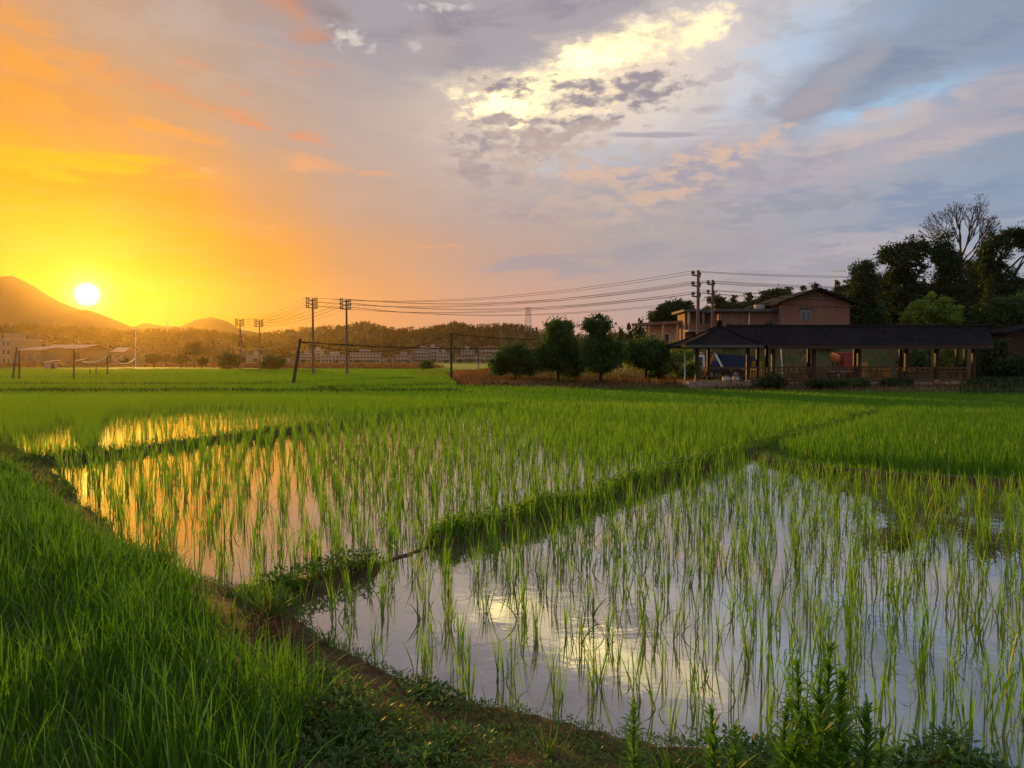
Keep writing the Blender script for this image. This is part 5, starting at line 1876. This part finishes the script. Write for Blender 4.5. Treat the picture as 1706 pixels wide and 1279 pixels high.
def shed(px0, px1, py_eave, py_top, dist, label, depth=14, mat=None):
    x0, _, ze = P(px0, py_eave, dist)
    x1, _, zt = P(px1, py_top, dist)
    w = x1 - x0
    root = empty('long_shed', ((x0 + x1) / 2, dist, 0))
    tag(root, label, 'shed')
    MB().box(-w / 2, w / 2, 0, depth, -.5, ze).build('wall', mat or M_SHEDWALL, root)
    r = MB()
    yk = depth / 2
    t = .14
    r.hexa([(-w / 2 - .4, -.7, ze - .1), (w / 2 + .4, -.7, ze - .1), (w / 2 + .4, yk, zt - t), (-w / 2 - .4, yk, zt - t), (-w / 2 - .4, -.7, ze - .1 + t), (w / 2 + .4, -.7, ze - .1 + t), (w / 2 + .4, yk, zt), (-w / 2 - .4, yk, zt)])
    r.hexa([(-w / 2 - .4, yk, zt - t), (w / 2 + .4, yk, zt - t), (w / 2 + .4, depth + .7, ze - .1), (-w / 2 - .4, depth + .7, ze - .1), (-w / 2 - .4, yk, zt), (w / 2 + .4, yk, zt), (w / 2 + .4, depth + .7, ze - .1 + t), (-w / 2 - .4, depth + .7, ze - .1 + t)])
    r.build('roof', M_PINKROOF, root)
    n = max(3, int(w / 4))
    for i in range(n):
        cx = -w / 2 + w * (i + .5) / n
        MB().box(cx - .7, cx + .7, -.05, -.003, ze * .35, ze * .75).build('window', M_GLASS_D, root)


shed(30, 70, 583, 577, 205, 'long pink roofed shed low on the orange side')
shed(68, 140, 580, 573, 225, 'long pink roofed shed standing behind the single wooden post')
shed(186, 206, 586, 578, 300, 'small pink roofed shed behind the hanging ropes', 10)
# the small tent-roofed stand by the field
x, y, z = P(83, 612, 150)
root = empty('field_shelter', (x, y, 0), R(20))
tag(root, 'small white roofed shelter at the edge of the orange fields', 'shelter')
MB().box(-1.0, 1.0, 0, 1.4, 0, 1.3).build('wall', M_PL['violet'], root)
MB().hexa([(-1.4, -.5, 1.32), (1.4, -.5, 1.62), (1.4, 1.9, 1.62), (-1.4, 1.9, 1.32), (-1.4, -.5, 1.4), (1.4, -.5, 1.72), (1.4, 1.9, 1.72), (-1.4, 1.9, 1.4)]).build('roof', M_WHITEPAINT, root)
MB().box(.2, .8, -.04, -.003, 0, 1.1).build('door', M_DARKPOLE, root)

# ------------------------------------------------------------------ the brick house
def brick_mat():
    m, q, out = new_mat('red_brick')
    tc = q.n('ShaderNodeTexCoord').outputs['Object']
    mp = q.n('ShaderNodeMapping')
    q.put(mp.inputs['Vector'], tc)
    mp.inputs['Rotation'].default_value = (R(90), 0, 0)
    br = q.n('ShaderNodeTexBrick')
    q.put(br.inputs['Vector'], mp.outputs[0])
    br.inputs['Scale'].default_value = 1.0
    br.inputs['Brick Width'].default_value = .26
    br.inputs['Row Height'].default_value = .085
    br.inputs['Mortar Size'].default_value = .008
    br.inputs['Color1'].default_value = (.16, .058, .036, 1)
    br.inputs['Color2'].default_value = (.22, .088, .052, 1)
    br.inputs['Mortar'].default_value = (.22, .165, .13, 1)
    n = q.noise(tc, .7, 5, .6)
    col = q.mix(q.step(n, .4, .75), br.outputs['Color'], (.20, .12, .09, 1))
    principled(q, out, col, .9, 0, .15, br.outputs['Fac'], .2, .01)
    return m


M_BRICK = brick_mat()
M_CONC = rough_mat('stained_concrete', (.16, .15, .14), (.27, .25, .23), 1.1, .9, .15, .3)
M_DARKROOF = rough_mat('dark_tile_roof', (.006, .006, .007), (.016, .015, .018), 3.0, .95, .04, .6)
M_SLAB = rough_mat('dark_slab', (.05, .045, .045), (.09, .08, .08), 2.0, .85, .2, .3)

D = 70.0
K = D / FPX


def bx(px):
    return P(px, 560, D)[0]


def bz(py):
    return P(1300, py, D)[2]


root = empty('brick_house', (bx(1300), D, 0))
tag(root, 'large red brick house with a gable end and a flat roofed wing above the pavilion', 'house')
ox = bx(1300)
gx0, gx1 = bx(1300) - ox, bx(1415) - ox
ga = bx(1358) - ox
g = MB()
eave_z, apex_z = bz(505), bz(484)
g.prism([(gx0, 0), (gx1, 0), (gx1, eave_z), (ga, apex_z), (gx0, eave_z)], 0, 11)
g.build('gable_wall', M_BRICK, root)
MB().box(gx0 - .01, gx1 + .02, -.05, -.003, bz(580), bz(565)).build('plinth_band', M_CONC, root)
r = MB()
for s, xe in ((-1, gx0 - .55), (1, gx1 + .45)):
    slope = (apex_z - eave_z) / abs((gx0 if s < 0 else gx1) - ga)
    ze = apex_z - slope * abs(xe - ga)
    r.hexa([(xe, -.9, ze + .03), (ga, -.9, apex_z + .03), (ga, 11.6, apex_z + .03), (xe, 11.6, ze + .03), (xe, -.9, ze + .22), (ga, -.9, apex_z + .22), (ga, 11.6, apex_z + .22), (xe, 11.6, ze + .22)])
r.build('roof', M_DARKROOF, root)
# flat roofed wing
wx0, wx1 = bx(1203) - ox, gx0 - .003
wt = bz(518)
MB().box(wx0, wx1, 1.2, 10, 0, wt).build('wing_wall', M_BRICK, root)
MB().box(wx0 - .5, wx1 + 1.9, .5, 10.5, wt + .003, wt + .24).build('roof_slab', M_SLAB, root)
MB().box(wx0 - .01, wx1, 1.05, 1.197, bz(552), bz(546)).build('floor_band', M_SLAB, root)
for px in (1242, 1254, 1206):
    m = MB()
    m.tube([(bx(px) - ox, 1.10, bz(546)), (bx(px) - ox, 1.10, wt)], .06, 7)
    m.build('downpipe', M_WHITEPAINT if px > 1250 else M_CONC, root)
m = MB()
m.tube([(bx(1283) - ox, 3, wt + .24), (bx(1283) - ox, 3, wt + .75)], [.55, .55], 12)
m.build('roof_tank', M_ROOFGREY, root)
# window in the gable end
cx = bx(1342) - ox
w = MB()
w.box(cx - .48, cx + .48, -.07, -.003, bz(533), bz(515))
wo = w.build('window', M_CONC, root)
MB().box(cx - .40, cx - .05, -.085, -.072, bz(532), bz(519)).build('pane', M_GLASS_D, wo)
MB().box(cx + .05, cx + .40, -.085, -.072, bz(532), bz(519)).build('pane', M_GLASS_D, wo)
MB().box(cx - .55, cx + .55, -.35, -.003, bz(514), bz(512.5)).build('canopy', M_SLAB, root)
# lean-to below
lx0, lx1 = bx(1297) - ox, bx(1368) - ox
MB().box(lx0, lx1, -2.2, -.06, 0, bz(556)).build('lean_to_wall', M_BRICK, root)
MB().hexa([(lx0 - .4, -2.7, bz(556) + .003), (lx1 + .3, -2.7, bz(556) + .003), (lx1 + .3, -.06, bz(553)), (lx0 - .4, -.06, bz(553)), (lx0 - .4, -2.7, bz(555)), (lx1 + .3, -2.7, bz(555)), (lx1 + .3, -.06, bz(552)), (lx0 - .4, -.06, bz(552))]).build('lean_to_roof', M_SLAB, root)
M_DOOR = rough_mat('dull_violet_door', (.06, .04, .06), (.09, .06, .09), 4, .6)
dx = bx(1352) - ox
d_ = MB().box(dx - .5, dx + .5, -2.26, -2.203, bz(585), bz(559)).build('door', M_DOOR, root)
MB().box(dx + .33, dx + .40, -2.31, -2.263, bz(575), bz(573)).build('handle', M_STEEL, d_)
MB().box(dx + .56, dx + .95, -2.24, -2.203, bz(572), bz(560)).build('door_post', M_PL['tan'], root)

# the balcony house left of it
B = 74.0
root = empty('balcony_house', (P(1172, 560, B)[0], B, 0))
tag(root, 'brown two storey house with a deep balcony left of the brick wing', 'house')
f = lambda px: P(px, 560, B)[0] - root.location.x
h = lambda py: P(1172, py, B)[2]
MB().box(f(1147), f(1198), 1.6, 5, 0, h(519)).build('wall', M_BRICK, root)
MB().box(f(1138), f(1201), -.2, 5.4, h(519) + .003, h(515)).build('roof', M_SLAB, root)
bal = MB().box(f(1147), f(1198), 0, 1.597, h(552), h(549)).build('balcony', M_CONC, root)
MB().box(f(1147), f(1198), 0, .12, h(549) + .003, h(539)).build('parapet', M_BRICK, bal)
for px in (1148, 1172, 1197):
    MB().box(f(px) - .09, f(px) + .09, .02, .2, h(539) + .003, h(519)).build('pillar', M_CONC, root)
MB().box(f(1186), f(1196), 1.5, 1.597, h(548), h(524)).build('window', M_GLASS_D, root)
MB().box(f(1152), f(1158), 1.5, 1.597, h(547), h(526)).build('window', M_GLASS_D, root)
MB().box(f(1160), f(1170), 1.5, 1.597, 0.6, h(556)).build('door', M_DOOR, root)
MB().box(f(1180), f(1190), 1.5, 1.597, 1.2, h(556)).build('window', M_GLASS_D, root)

# the house whose side catches the low sun
B2 = 80.0
root = empty('sunlit_house', (P(1122, 560, B2)[0], B2, 0), R(-58))
tag(root, 'peach house glowing in the low sun behind the spreading tree', 'house')
M_PEACHLIT = plaster('sunlit_peach_plaster', (.60, .33, .18))  # peach plaster brightened, the low sun's glow put into its colour
hh = P(1122, 541, B2)[2]
MB().box(-4.2, 4.2, 0, 7, -.3, hh).build('wall', M_PEACHLIT, root)
MB().box(-4.7, 4.7, -1.6, 7.3, hh + .003, hh + .3).build('roof', M_ROOFTILE, root)
for i in range(4):
    cx = -3.2 + 2.1 * i
    w = MB().box(cx - .6, cx + .6, -.06, -.003, hh * .55, hh * .85).build('window', M_WHITEPAINT, root)
    MB().box(cx - .5, cx + .5, -.075, -.062, hh * .57, hh * .83).build('pane', M_GLASS_D, w)
    MB().box(cx + .95, cx + 1.15, -1.45, -1.25, 0, hh).build('pillar', M_PEACHLIT, root)
b = MB().box(-4.4, 4.4, -1.5, -.003, hh * .44, hh * .49).build('balcony', M_PL['white'], root)
MB().box(-4.4, 4.4, -1.5, -1.4, hh * .49 + .003, hh * .60).build('railing', M_PL['peach'], b)
# long low roof in front of it
x, y, z = P(1140, 572, 84)
root = empty('low_roof_house', (x, y, 0), R(-12))
tag(root, 'low house with a pale roof edge below the sunlit peach house', 'house')
MB().box(-3.2, 3.2, 0, 6, 0, z - .2).build('wall', M_BRICK, root)
MB().box(-3.7, 3.7, -.7, 6.4, z - .2 + .003, z + .05).build('roof', M_CONC, root)
MB().box(-3.7, 3.7, -.75, -.703, z - .12, z + .09).build('fascia', M_WHITEPAINT, root)
MB().box(-1.5, -.4, -.05, -.003, .8, 1.7).build('window', M_GLASS_D, root)

# ------------------------------------------------------------------ the pavilion
M_TIMBER = rough_mat('brown_timber', (.022, .012, .007), (.05, .024, .013), 7, .75, .25, .4)
M_RAIL = rough_mat('rail_timber', (.08, .042, .018), (.14, .07, .03), 7, .75, .25, .4)
M_STONE = rough_mat('rubble_stone', (.12, .08, .06), (.24, .17, .13), 3, .9, .15, .8)
M_REDEDGE = rough_mat('red_brown_paving', (.16, .07, .05), (.22, .10, .07), 4, .85)
DF, DR = 46.5, 50.3      # front and rear rows of posts
zf = .55


def xf(px, d=DF):
    return P(px, 600, d)[0]


root = empty('pavilion', (xf(1161), DF, 0))
tag(root, 'long timber rest pavilion with dark tiled roof and slatted railings', 'pavilion')
ox = xf(1161)
xl, xr = 0.0, xf(1622) - ox
MB().box(xl - .6, xr + .5, -.55, DR - DF + .6, -.25, zf).build('platform', M_STONE, root)
MB().box(xf(1545) - ox, xr + .55, -.75, -.553, zf - .16, zf + .02).build('step', M_REDEDGE, root)
eave = P(1400, 578, DF)[2]
ridge = P(1400, 547, (DF + DR) / 2)[2]
dep = DR - DF
# the roof is thick: tiles above, dark boards beneath
r = MB()
yk = dep / 2
x0, x1 = xf(1262) - ox - 1.2, xr + .75
ov, th = .75, .13
for y0, z0, y1, z1 in ((-ov, eave, yk, ridge), (dep + ov, eave, yk, ridge)):
    n = 24
    for i in range(6):
        a, b = i / 6, (i + 1) / 6
        sag = lambda t: -.10 * math.sin(math.pi * t)
        ya, yb = y0 + (y1 - y0) * a, y0 + (y1 - y0) * b
        za, zb = z0 + (z1 - z0) * a + sag(a), z0 + (z1 - z0) * b + sag(b)
        xa_, xb_ = x1 + 1.3 * a, x1 + 1.3 * b
        r.hexa([(x0, ya, za), (xa_, ya, za), (xb_, yb, zb), (x0, yb, zb), (x0, ya, za + th), (xa_, ya, za + th), (xb_, yb, zb + th), (x0, yb, zb + th)])
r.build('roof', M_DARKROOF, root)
MB().tube([(x0 - .2, yk, ridge + th), (x1 + 1.35, yk, ridge + th)], .11, 8).build('ridge_cap', M_DARKROOF, root)
t = MB()
for i in range(46):       # tile ridges down the front slope
    xx = x0 + (x1 - x0) * (i + .5) / 46
    t.tube([(xx, -ov, eave + th - .01), (xx, yk * .35, eave + (ridge - eave) * (yk * .35 + ov) / (yk + ov) - .10 + th), (xx, yk, ridge + th)], .016, 5)
t.build('tile_ridges', M_DARKROOF, root)
# hipped corner
hx0, hx1 = xl - .85, xf(1264) - ox
hc = (xf(1212) - ox, yk, P(1212, 549, DF + yk)[2] + .1)
hz = eave - .03
cs = [(hx0, -ov - .25, hz), (hx1, -ov - .25, hz), (hx1, dep + ov + .25, hz), (hx0, dep + ov + .25, hz)]
hp = MB()
for i in range(4):
    a, b = Vector(cs[i]), Vector(cs[(i + 1) % 4])
    c = Vector(hc)
    m1, m2 = a.lerp(c, .5) + Vector((0, 0, -.1)), b.lerp(c, .5) + Vector((0, 0, -.1))
    u = Vector((0, 0, .14))
    hp.face([a + u, b + u, m2 + u, m1 + u])
    hp.face([m1 + u, m2 + u, c + u])
    hp.face([b, a, m1, m2])
    hp.face([m2, m1, c])
    hp.face([a, b, b + u, a + u])
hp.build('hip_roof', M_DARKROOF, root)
hr = MB()
for i in range(4):
    a, c = Vector(cs[i]), Vector(hc)
    hr.tube([a + Vector((0, 0, .16)), a.lerp(c, .5) + Vector((0, 0, .06)), c + Vector((0, 0, .16))], .08, 6)
hr.build('hip_ridge', M_DARKROOF, root)
fn = MB()
fn.tube([Vector(hc) + Vector((0, 0, .05)), Vector(hc) + Vector((0, 0, .2)), Vector(hc) + Vector((0, 0, .25)), Vector(hc) + Vector((0, 0, .42)), Vector(hc) + Vector((0, 0, .5))], [.16, .13, .2, .18, .06], 8)
fn.build('finial', M_DARKROOF, root)
fr = MB().box(hx0 + .02, hx1 - .02, -ov - .29, -ov - .253, hz - .02, hz + .14).build('fascia', M_SLAB, root)
MB().box(x0 + 1.6, x1 - .02, -ov - .03, -ov - .003, eave - .12, eave + .10).build('fascia', M_TIMBER, root)
# beams
for y in (0, dep):
    MB().box(-.3, xr + .3, y - .09, y + .09, eave - .02, eave + .22).build('beam', M_TIMBER, root)
front = [1161, 1246, 1288, 1356, 1431, 1510, 1560, 1622]
rear = [1180, 1262, 1277, 1347, 1424, 1500, 1594, 1608]
for px in front:
    x = xf(px) - ox
    p = MB().box(x - .10, x + .10, -.10, .10, zf, eave - .023).build('post', M_TIMBER, root, bevel=.012)
    MB().box(x - .15, x + .15, -.15, .15, zf + .003, zf + .12).build('footing', M_STONE, p)
for px in rear:
    x = xf(px, DR) - ox
    MB().box(x - .09, x + .09, dep - .09, dep + .09, zf, eave - .023).build('post', M_TIMBER, root, bevel=.012)


def railing(x0, x1, y, n):
    m = MB()
    m.box(x0, x1, y - .05, y + .05, zf + .78, zf + .85)
    m.box(x0, x1, y - .035, y + .035, zf + .60, zf + .65)
    m.box(x0, x1, y - .035, y + .035, zf + .10, zf + .16)
    for i in range(n):
        x = x0 + (x1 - x0) * (i + .5) / n
        m.box(x - .022, x + .022, y - .02, y + .02, zf + .16, zf + .60)
        if i % 2 == 0:
            m.box(x - .02, x + .02, y - .02, y + .02, zf + .65, zf + .78)
    return m


for a, b in zip(front[:-1], front[1:]):
    if a == 1161:
        continue
    xa, xb = xf(a) - ox + .103, xf(b) - ox - .103
    railing(xa, xb, 0, max(4, int((xb - xa) / .15))).build('railing', M_RAIL, root)
xa, xb = xf(1161) - ox + .103, xf(1246) - ox - .103
m = MB()
m.box(xa, xb, -.05, .05, zf + .78, zf + .85)
m.box(xa, xb, -.035, .035, zf + .30, zf + .36)
m.build('railing', M_RAIL, root)
for a, b in zip(rear[:-1], rear[1:]):
    xa, xb = xf(a, DR) - ox + .093, xf(b, DR) - ox - .093
    if xb - xa > .5:
        railing(xa, xb, dep, max(3, int((xb - xa) / .15))).build('railing', M_RAIL, root)
be = MB()
be.box(xf(1290) - ox, xf(1425) - ox, .35, .75, zf + .42, zf + .47)
for i in range(5):
    x = xf(1295) - ox + i * 1.15
    be.box(x - .04, x + .04, .4, .7, zf + .003, zf + .417)
bn_ = be.build('bench', M_RAIL, None)
bn_.location = root.location
tag(bn_, 'timber bench standing inside the pavilion behind the railing', 'bench')
M_SACK = rough_mat('white_sack', (.5, .5, .5), (.66, .65, .64), 5, .9, .1, .5)


def lump(name, px, py, d, sx, sy, sz, mat, label, cat, seed, z=None):
    bm = bmesh.new()
    bmesh.ops.create_icosphere(bm, subdivisions=3, radius=1)
    for v in bm.verts:
        nz = mnoise.noise(v.co * 1.7 + Vector((seed, 0, 0))) * .22 + mnoise.noise(v.co * 4 + Vector((seed, 3, 0))) * .08
        v.co *= 1 + nz
        v.co.x *= sx
        v.co.y *= sy
        v.co.z = max(v.co.z, -.72) * sz + .72 * sz
    me = bpy.data.meshes.new(name)
    bm.to_mesh(me)
    bm.free()
    for p in me.polygons:
        p.use_smooth = True
    x = P(px, py, d)[0]
    o = link(name, me, mat, loc=(x, d, z if z is not None else gz(x, d)))
    tag(o, label, cat)
    return o


lump('white_sack', 1210, 640, DF + .9, .26, .24, .20, M_SACK, 'white sack on the pavilion floor, left of two', 'sack', 1, zf)
lump('white_sack', 1226, 640, DF + 1.0, .24, .24, .19, M_SACK, 'white sack on the pavilion floor, right of two', 'sack', 5, zf)
plain_pole(1141, 578, 640, 'thin white post in the weeds left of the pavilion', .045, dist=48.5, name='white_post', mat=M_WHITEPAINT)
plain_pole(1304, 572, 622, 'thin white post leaning behind the middle of the pavilion', .05, top_px=1301, dist=54, name='white_post', mat=M_WHITEPAINT)
rng_ = np.random.default_rng(44)
for i, (px, py, s) in enumerate(((1575, 652, .22), (1590, 655, .28), (1604, 653, .24), (1618, 656, .30), (1632, 655, .26), (1548, 655, .2), (1480, 654, .18))):
    lump('rubble_stone', px, py, 45.2, s, s * .8, s * .55, M_STONE, 'rough brown stone lying at the foot of the pavilion platform', 'stone', i * 2.3)['group'] = 'stones at the platform foot'

# ------------------------------------------------------------------ machines behind the pavilion
M_BLUE = rough_mat('truck_blue', (.007, .018, .06), (.012, .03, .09), 4, .5, .4)
M_RED = rough_mat('machine_red', (.16, .022, .014), (.24, .04, .02), 4, .55, .4)
M_ORANGE = rough_mat('machine_orange', (.40, .11, .02), (.48, .15, .03), 4, .55, .4)
M_YEL = rough_mat('machine_yellow', (.30, .16, .02), (.38, .21, .03), 4, .55, .4)
M_WHITE = rough_mat('machine_white', (.60, .58, .55), (.72, .70, .67), 4, .5, .4)
M_RUBBER = rough_mat('rubber', (.015, .015, .015), (.03, .028, .026), 9, .85)


def wheel(parent, x, y, r, w=.25):
    m = MB()
    m.tube([(x, y - w / 2, r), (x, y - w / 2 + .04, r), (x, y + w / 2 - .04, r), (x, y + w / 2, r)], [r * .86, r, r, r * .86], 18)
    wo = m.build('wheel', M_RUBBER, parent)
    MB().tube([(x, y - w / 2 - .03, r), (x, y - w / 2 - .002, r)], r * .5, 12).build('rim', M_STEEL, wo)


x, y, z = P(1208, 610, 57)
root = empty('tipper_truck', (x, y, gz(x, y)), R(6))
tag(root, 'dark blue tipper truck parked behind the hipped end of the pavilion', 'truck')
MB().hexa([(-.6, -.95, 1.0), (1.7, -.95, 1.0), (1.7, .95, 1.0), (-.6, .95, 1.0), (-.8, -1.05, 1.9), (1.95, -1.05, 1.75), (1.95, 1.05, 1.75), (-.8, 1.05, 1.9)]).build('tipping_body', M_BLUE, root)
MB().prism([(-2.1, .7), (-.85, .7), (-.85, 2.05), (-1.8, 2.05), (-2.1, 1.35)], -.95, .95).build('cab', M_BLUE, root)
MB().hexa([(-2.06, -.8, 1.42), (-1.84, -.8, 1.98), (-1.84, .8, 1.98), (-2.06, .8, 1.42), (-2.09, -.8, 1.44), (-1.87, -.8, 2.0), (-1.87, .8, 2.0), (-2.09, .8, 1.44)]).build('windscreen', M_GLASS_D, root)
MB().box(-1.7, -1.0, -.97, -.953, 1.4, 1.95).build('side_window', M_GLASS_D, root)
MB().box(-2.1, 1.8, -.4, .4, .55, .69).build('chassis', M_IRON, root)
for wx in (-1.5, .4, 1.3):
    for wy in (-.85, .85):
        wheel(root, wx, wy, .42)
x, y, z = P(1162, 612, 55)
root = empty('small_digger', (x, y, gz(x, y)), R(-20))
tag(root, 'small white and orange digger half hidden by the pavilion corner post', 'digger')
for s in (-1, 1):
    tr = MB()
    tr.prism([(-.75, .05), (.75, .05), (.9, .2), (.75, .36), (-.75, .36), (-.9, .2)], s * .5 - .13, s * .5 + .13)
    tr.build('track', M_RUBBER, root)
MB().box(-.7, .6, -.55, .55, .40, .85).build('body', M_ORANGE, root, bevel=.05)
MB().prism([(-.15, .853), (.55, .853), (.48, 1.85), (-.15, 1.85)], -.5, .05).build('cab', M_WHITE, root)
MB().box(-.05, .42, -.53, -.503, 1.05, 1.7).build('window', M_GLASS_D, root)
MB().prism([(.5, .8), (.7, .8), (1.25, 1.95), (1.12, 2.05)], .15, .38).build('boom', M_ORANGE, root)
MB().prism([(1.1, 2.0), (1.26, 1.94), (1.75, 1.0), (1.62, .95)], .17, .36).build('arm', M_WHITE, root)
MB().prism([(1.55, .98), (1.85, .95), (1.9, .6), (1.6, .5), (1.45, .7)], .05, .48).build('bucket', M_IRON, root)
x, y, z = P(1405, 612, 60)
root = empty('concrete_mixer', (x, y, gz(x, y)), R(4))
tag(root, 'red machine with an orange drum seen through the right bays', 'machine')
MB().box(-.25, .95, -.6, .6, .75, 2.1).build('body', M_RED, root, bevel=.05)
MB().box(-1.0, 1.0, -.5, .5, .55, .70).build('frame', M_WHITE, root)
MB().tube([(-.95, 0, 1.95), (-.85, 0, 1.88), (-.6, 0, 1.66), (-.42, 0, 1.45), (-.36, 0, 1.38)], [.15, .22, .33, .30, .2], 16).build('drum', M_ORANGE, root, smooth=True)
MB().bar((-.7, -.3, .7), (-.7, -.3, 1.3), .08, .08).bar((-.7, .3, .7), (-.7, .3, 1.3), .08, .08).build('drum_stand', M_IRON, root)
for wx in (-.7, .7):
    for wy in (-.55, .55):
        wheel(root, wx, wy, .32, .18)
for i, (px, py, w, hgt, lab) in enumerate(((1436, 613, .30, .75, 'tall yellow crate beside the tall dark post'), (1468, 618, .55, .42, 'low wide yellow crate right of the tall yellow one'), (1260, 610, .22, .7, 'orange yellow crate between the rear posts'))):
    x, y, z = P(px, py, 56)
    z0 = gz(x, y)
    root = empty('yellow_crate', (x, y, z0), R(10 * i))
    tag(root, lab, 'crate')
    zz = max(z - z0, hgt * .6)
    MB().box(-w, w, -.3, .3, 0.003, zz + hgt / 2).build('box', M_YEL, root, bevel=.02)
    m = MB()
    for k in range(4):
        c = -w + 2 * w * (k + .5) / 4
        m.box(c - .03, c + .03, -.33, -.303, .02, zz + hgt / 2 - .02)
    m.build('slats', M_ORANGE, root)
# heap of straw
x, y, z = P(1344, 612, 57)
r_ = np.random.default_rng(9)
n = 900
hh_ = P(1344, 592, 57)[2] - gz(x, y)
t = r_.random(n)
az = r_.uniform(0, 6.28, n)
base = np.stack([np.cos(az) * .9 * (1 - t), np.sin(az) * .9 * (1 - t), hh_ * t * .85], -1)
V, Q, T, A = blades(base, r_.uniform(.3, .7, n), np.full(n, .05), az, r_.uniform(.2, 1.0, n), r_.uniform(0, .3, n), r_.uniform(.3, 1.2, n), 3, r_.random(n))
me = np_mesh('straw_heap', V, Q, {'tint': T, 'along': A})
o = link('straw_heap', me, leaf_mat('pale_straw', (.22, .14, .07), (.36, .24, .13), None, trans=.25, tcol=(1.2, 1.1, .9)), loc=(x, y, gz(x, y)))
tag(o, 'pale cone shaped heap of straw behind the middle bays', 'straw heap')
# the dark shed at the right edge
x, y, z = P(1712, 545, 54)
root = empty('dark_shed', (x, y, gz(x, y)))
tag(root, 'dark tiled shed roof half hidden by bushes at the right edge', 'shed')
hz_ = P(1700, 548, 54)[2] - gz(x, y)
MB().box(-1.4, 3, 0, 4, -.1, hz_ - .05).build('wall', M_TIMBER, root)
MB().prism([(-1.7, hz_ - .35), (.8, hz_ + .30), (3.6, hz_ - .35), (3.6, hz_ - .20), (.8, hz_ + .46), (-1.7, hz_ - .20)], -.7, 4.5).build('roof', M_DARKROOF, root)
MB().box(.2, 1.1, -.05, -.003, 0, 1.7).build('door', M_DOOR, root)

# ------------------------------------------------------------------ the air between here and the mountain

mb = MB().box(-1060, 1060, -150, 1075, -3.0, 92)
ho = mb.build('haze', None)
vm, q, out = new_mat('haze')
pv = q.n('ShaderNodeVolumePrincipled')
pv.inputs['Color'].default_value = (.97, .70, .36, 1)
pv.inputs['Density'].default_value = HAZE
pv.inputs['Anisotropy'].default_value = .82
q.t.links.new(pv.outputs[0], out.inputs['Volume'])
ho.data.materials.append(vm)
tag(ho, 'thin evening haze over the fields', 'haze', kind='stuff')
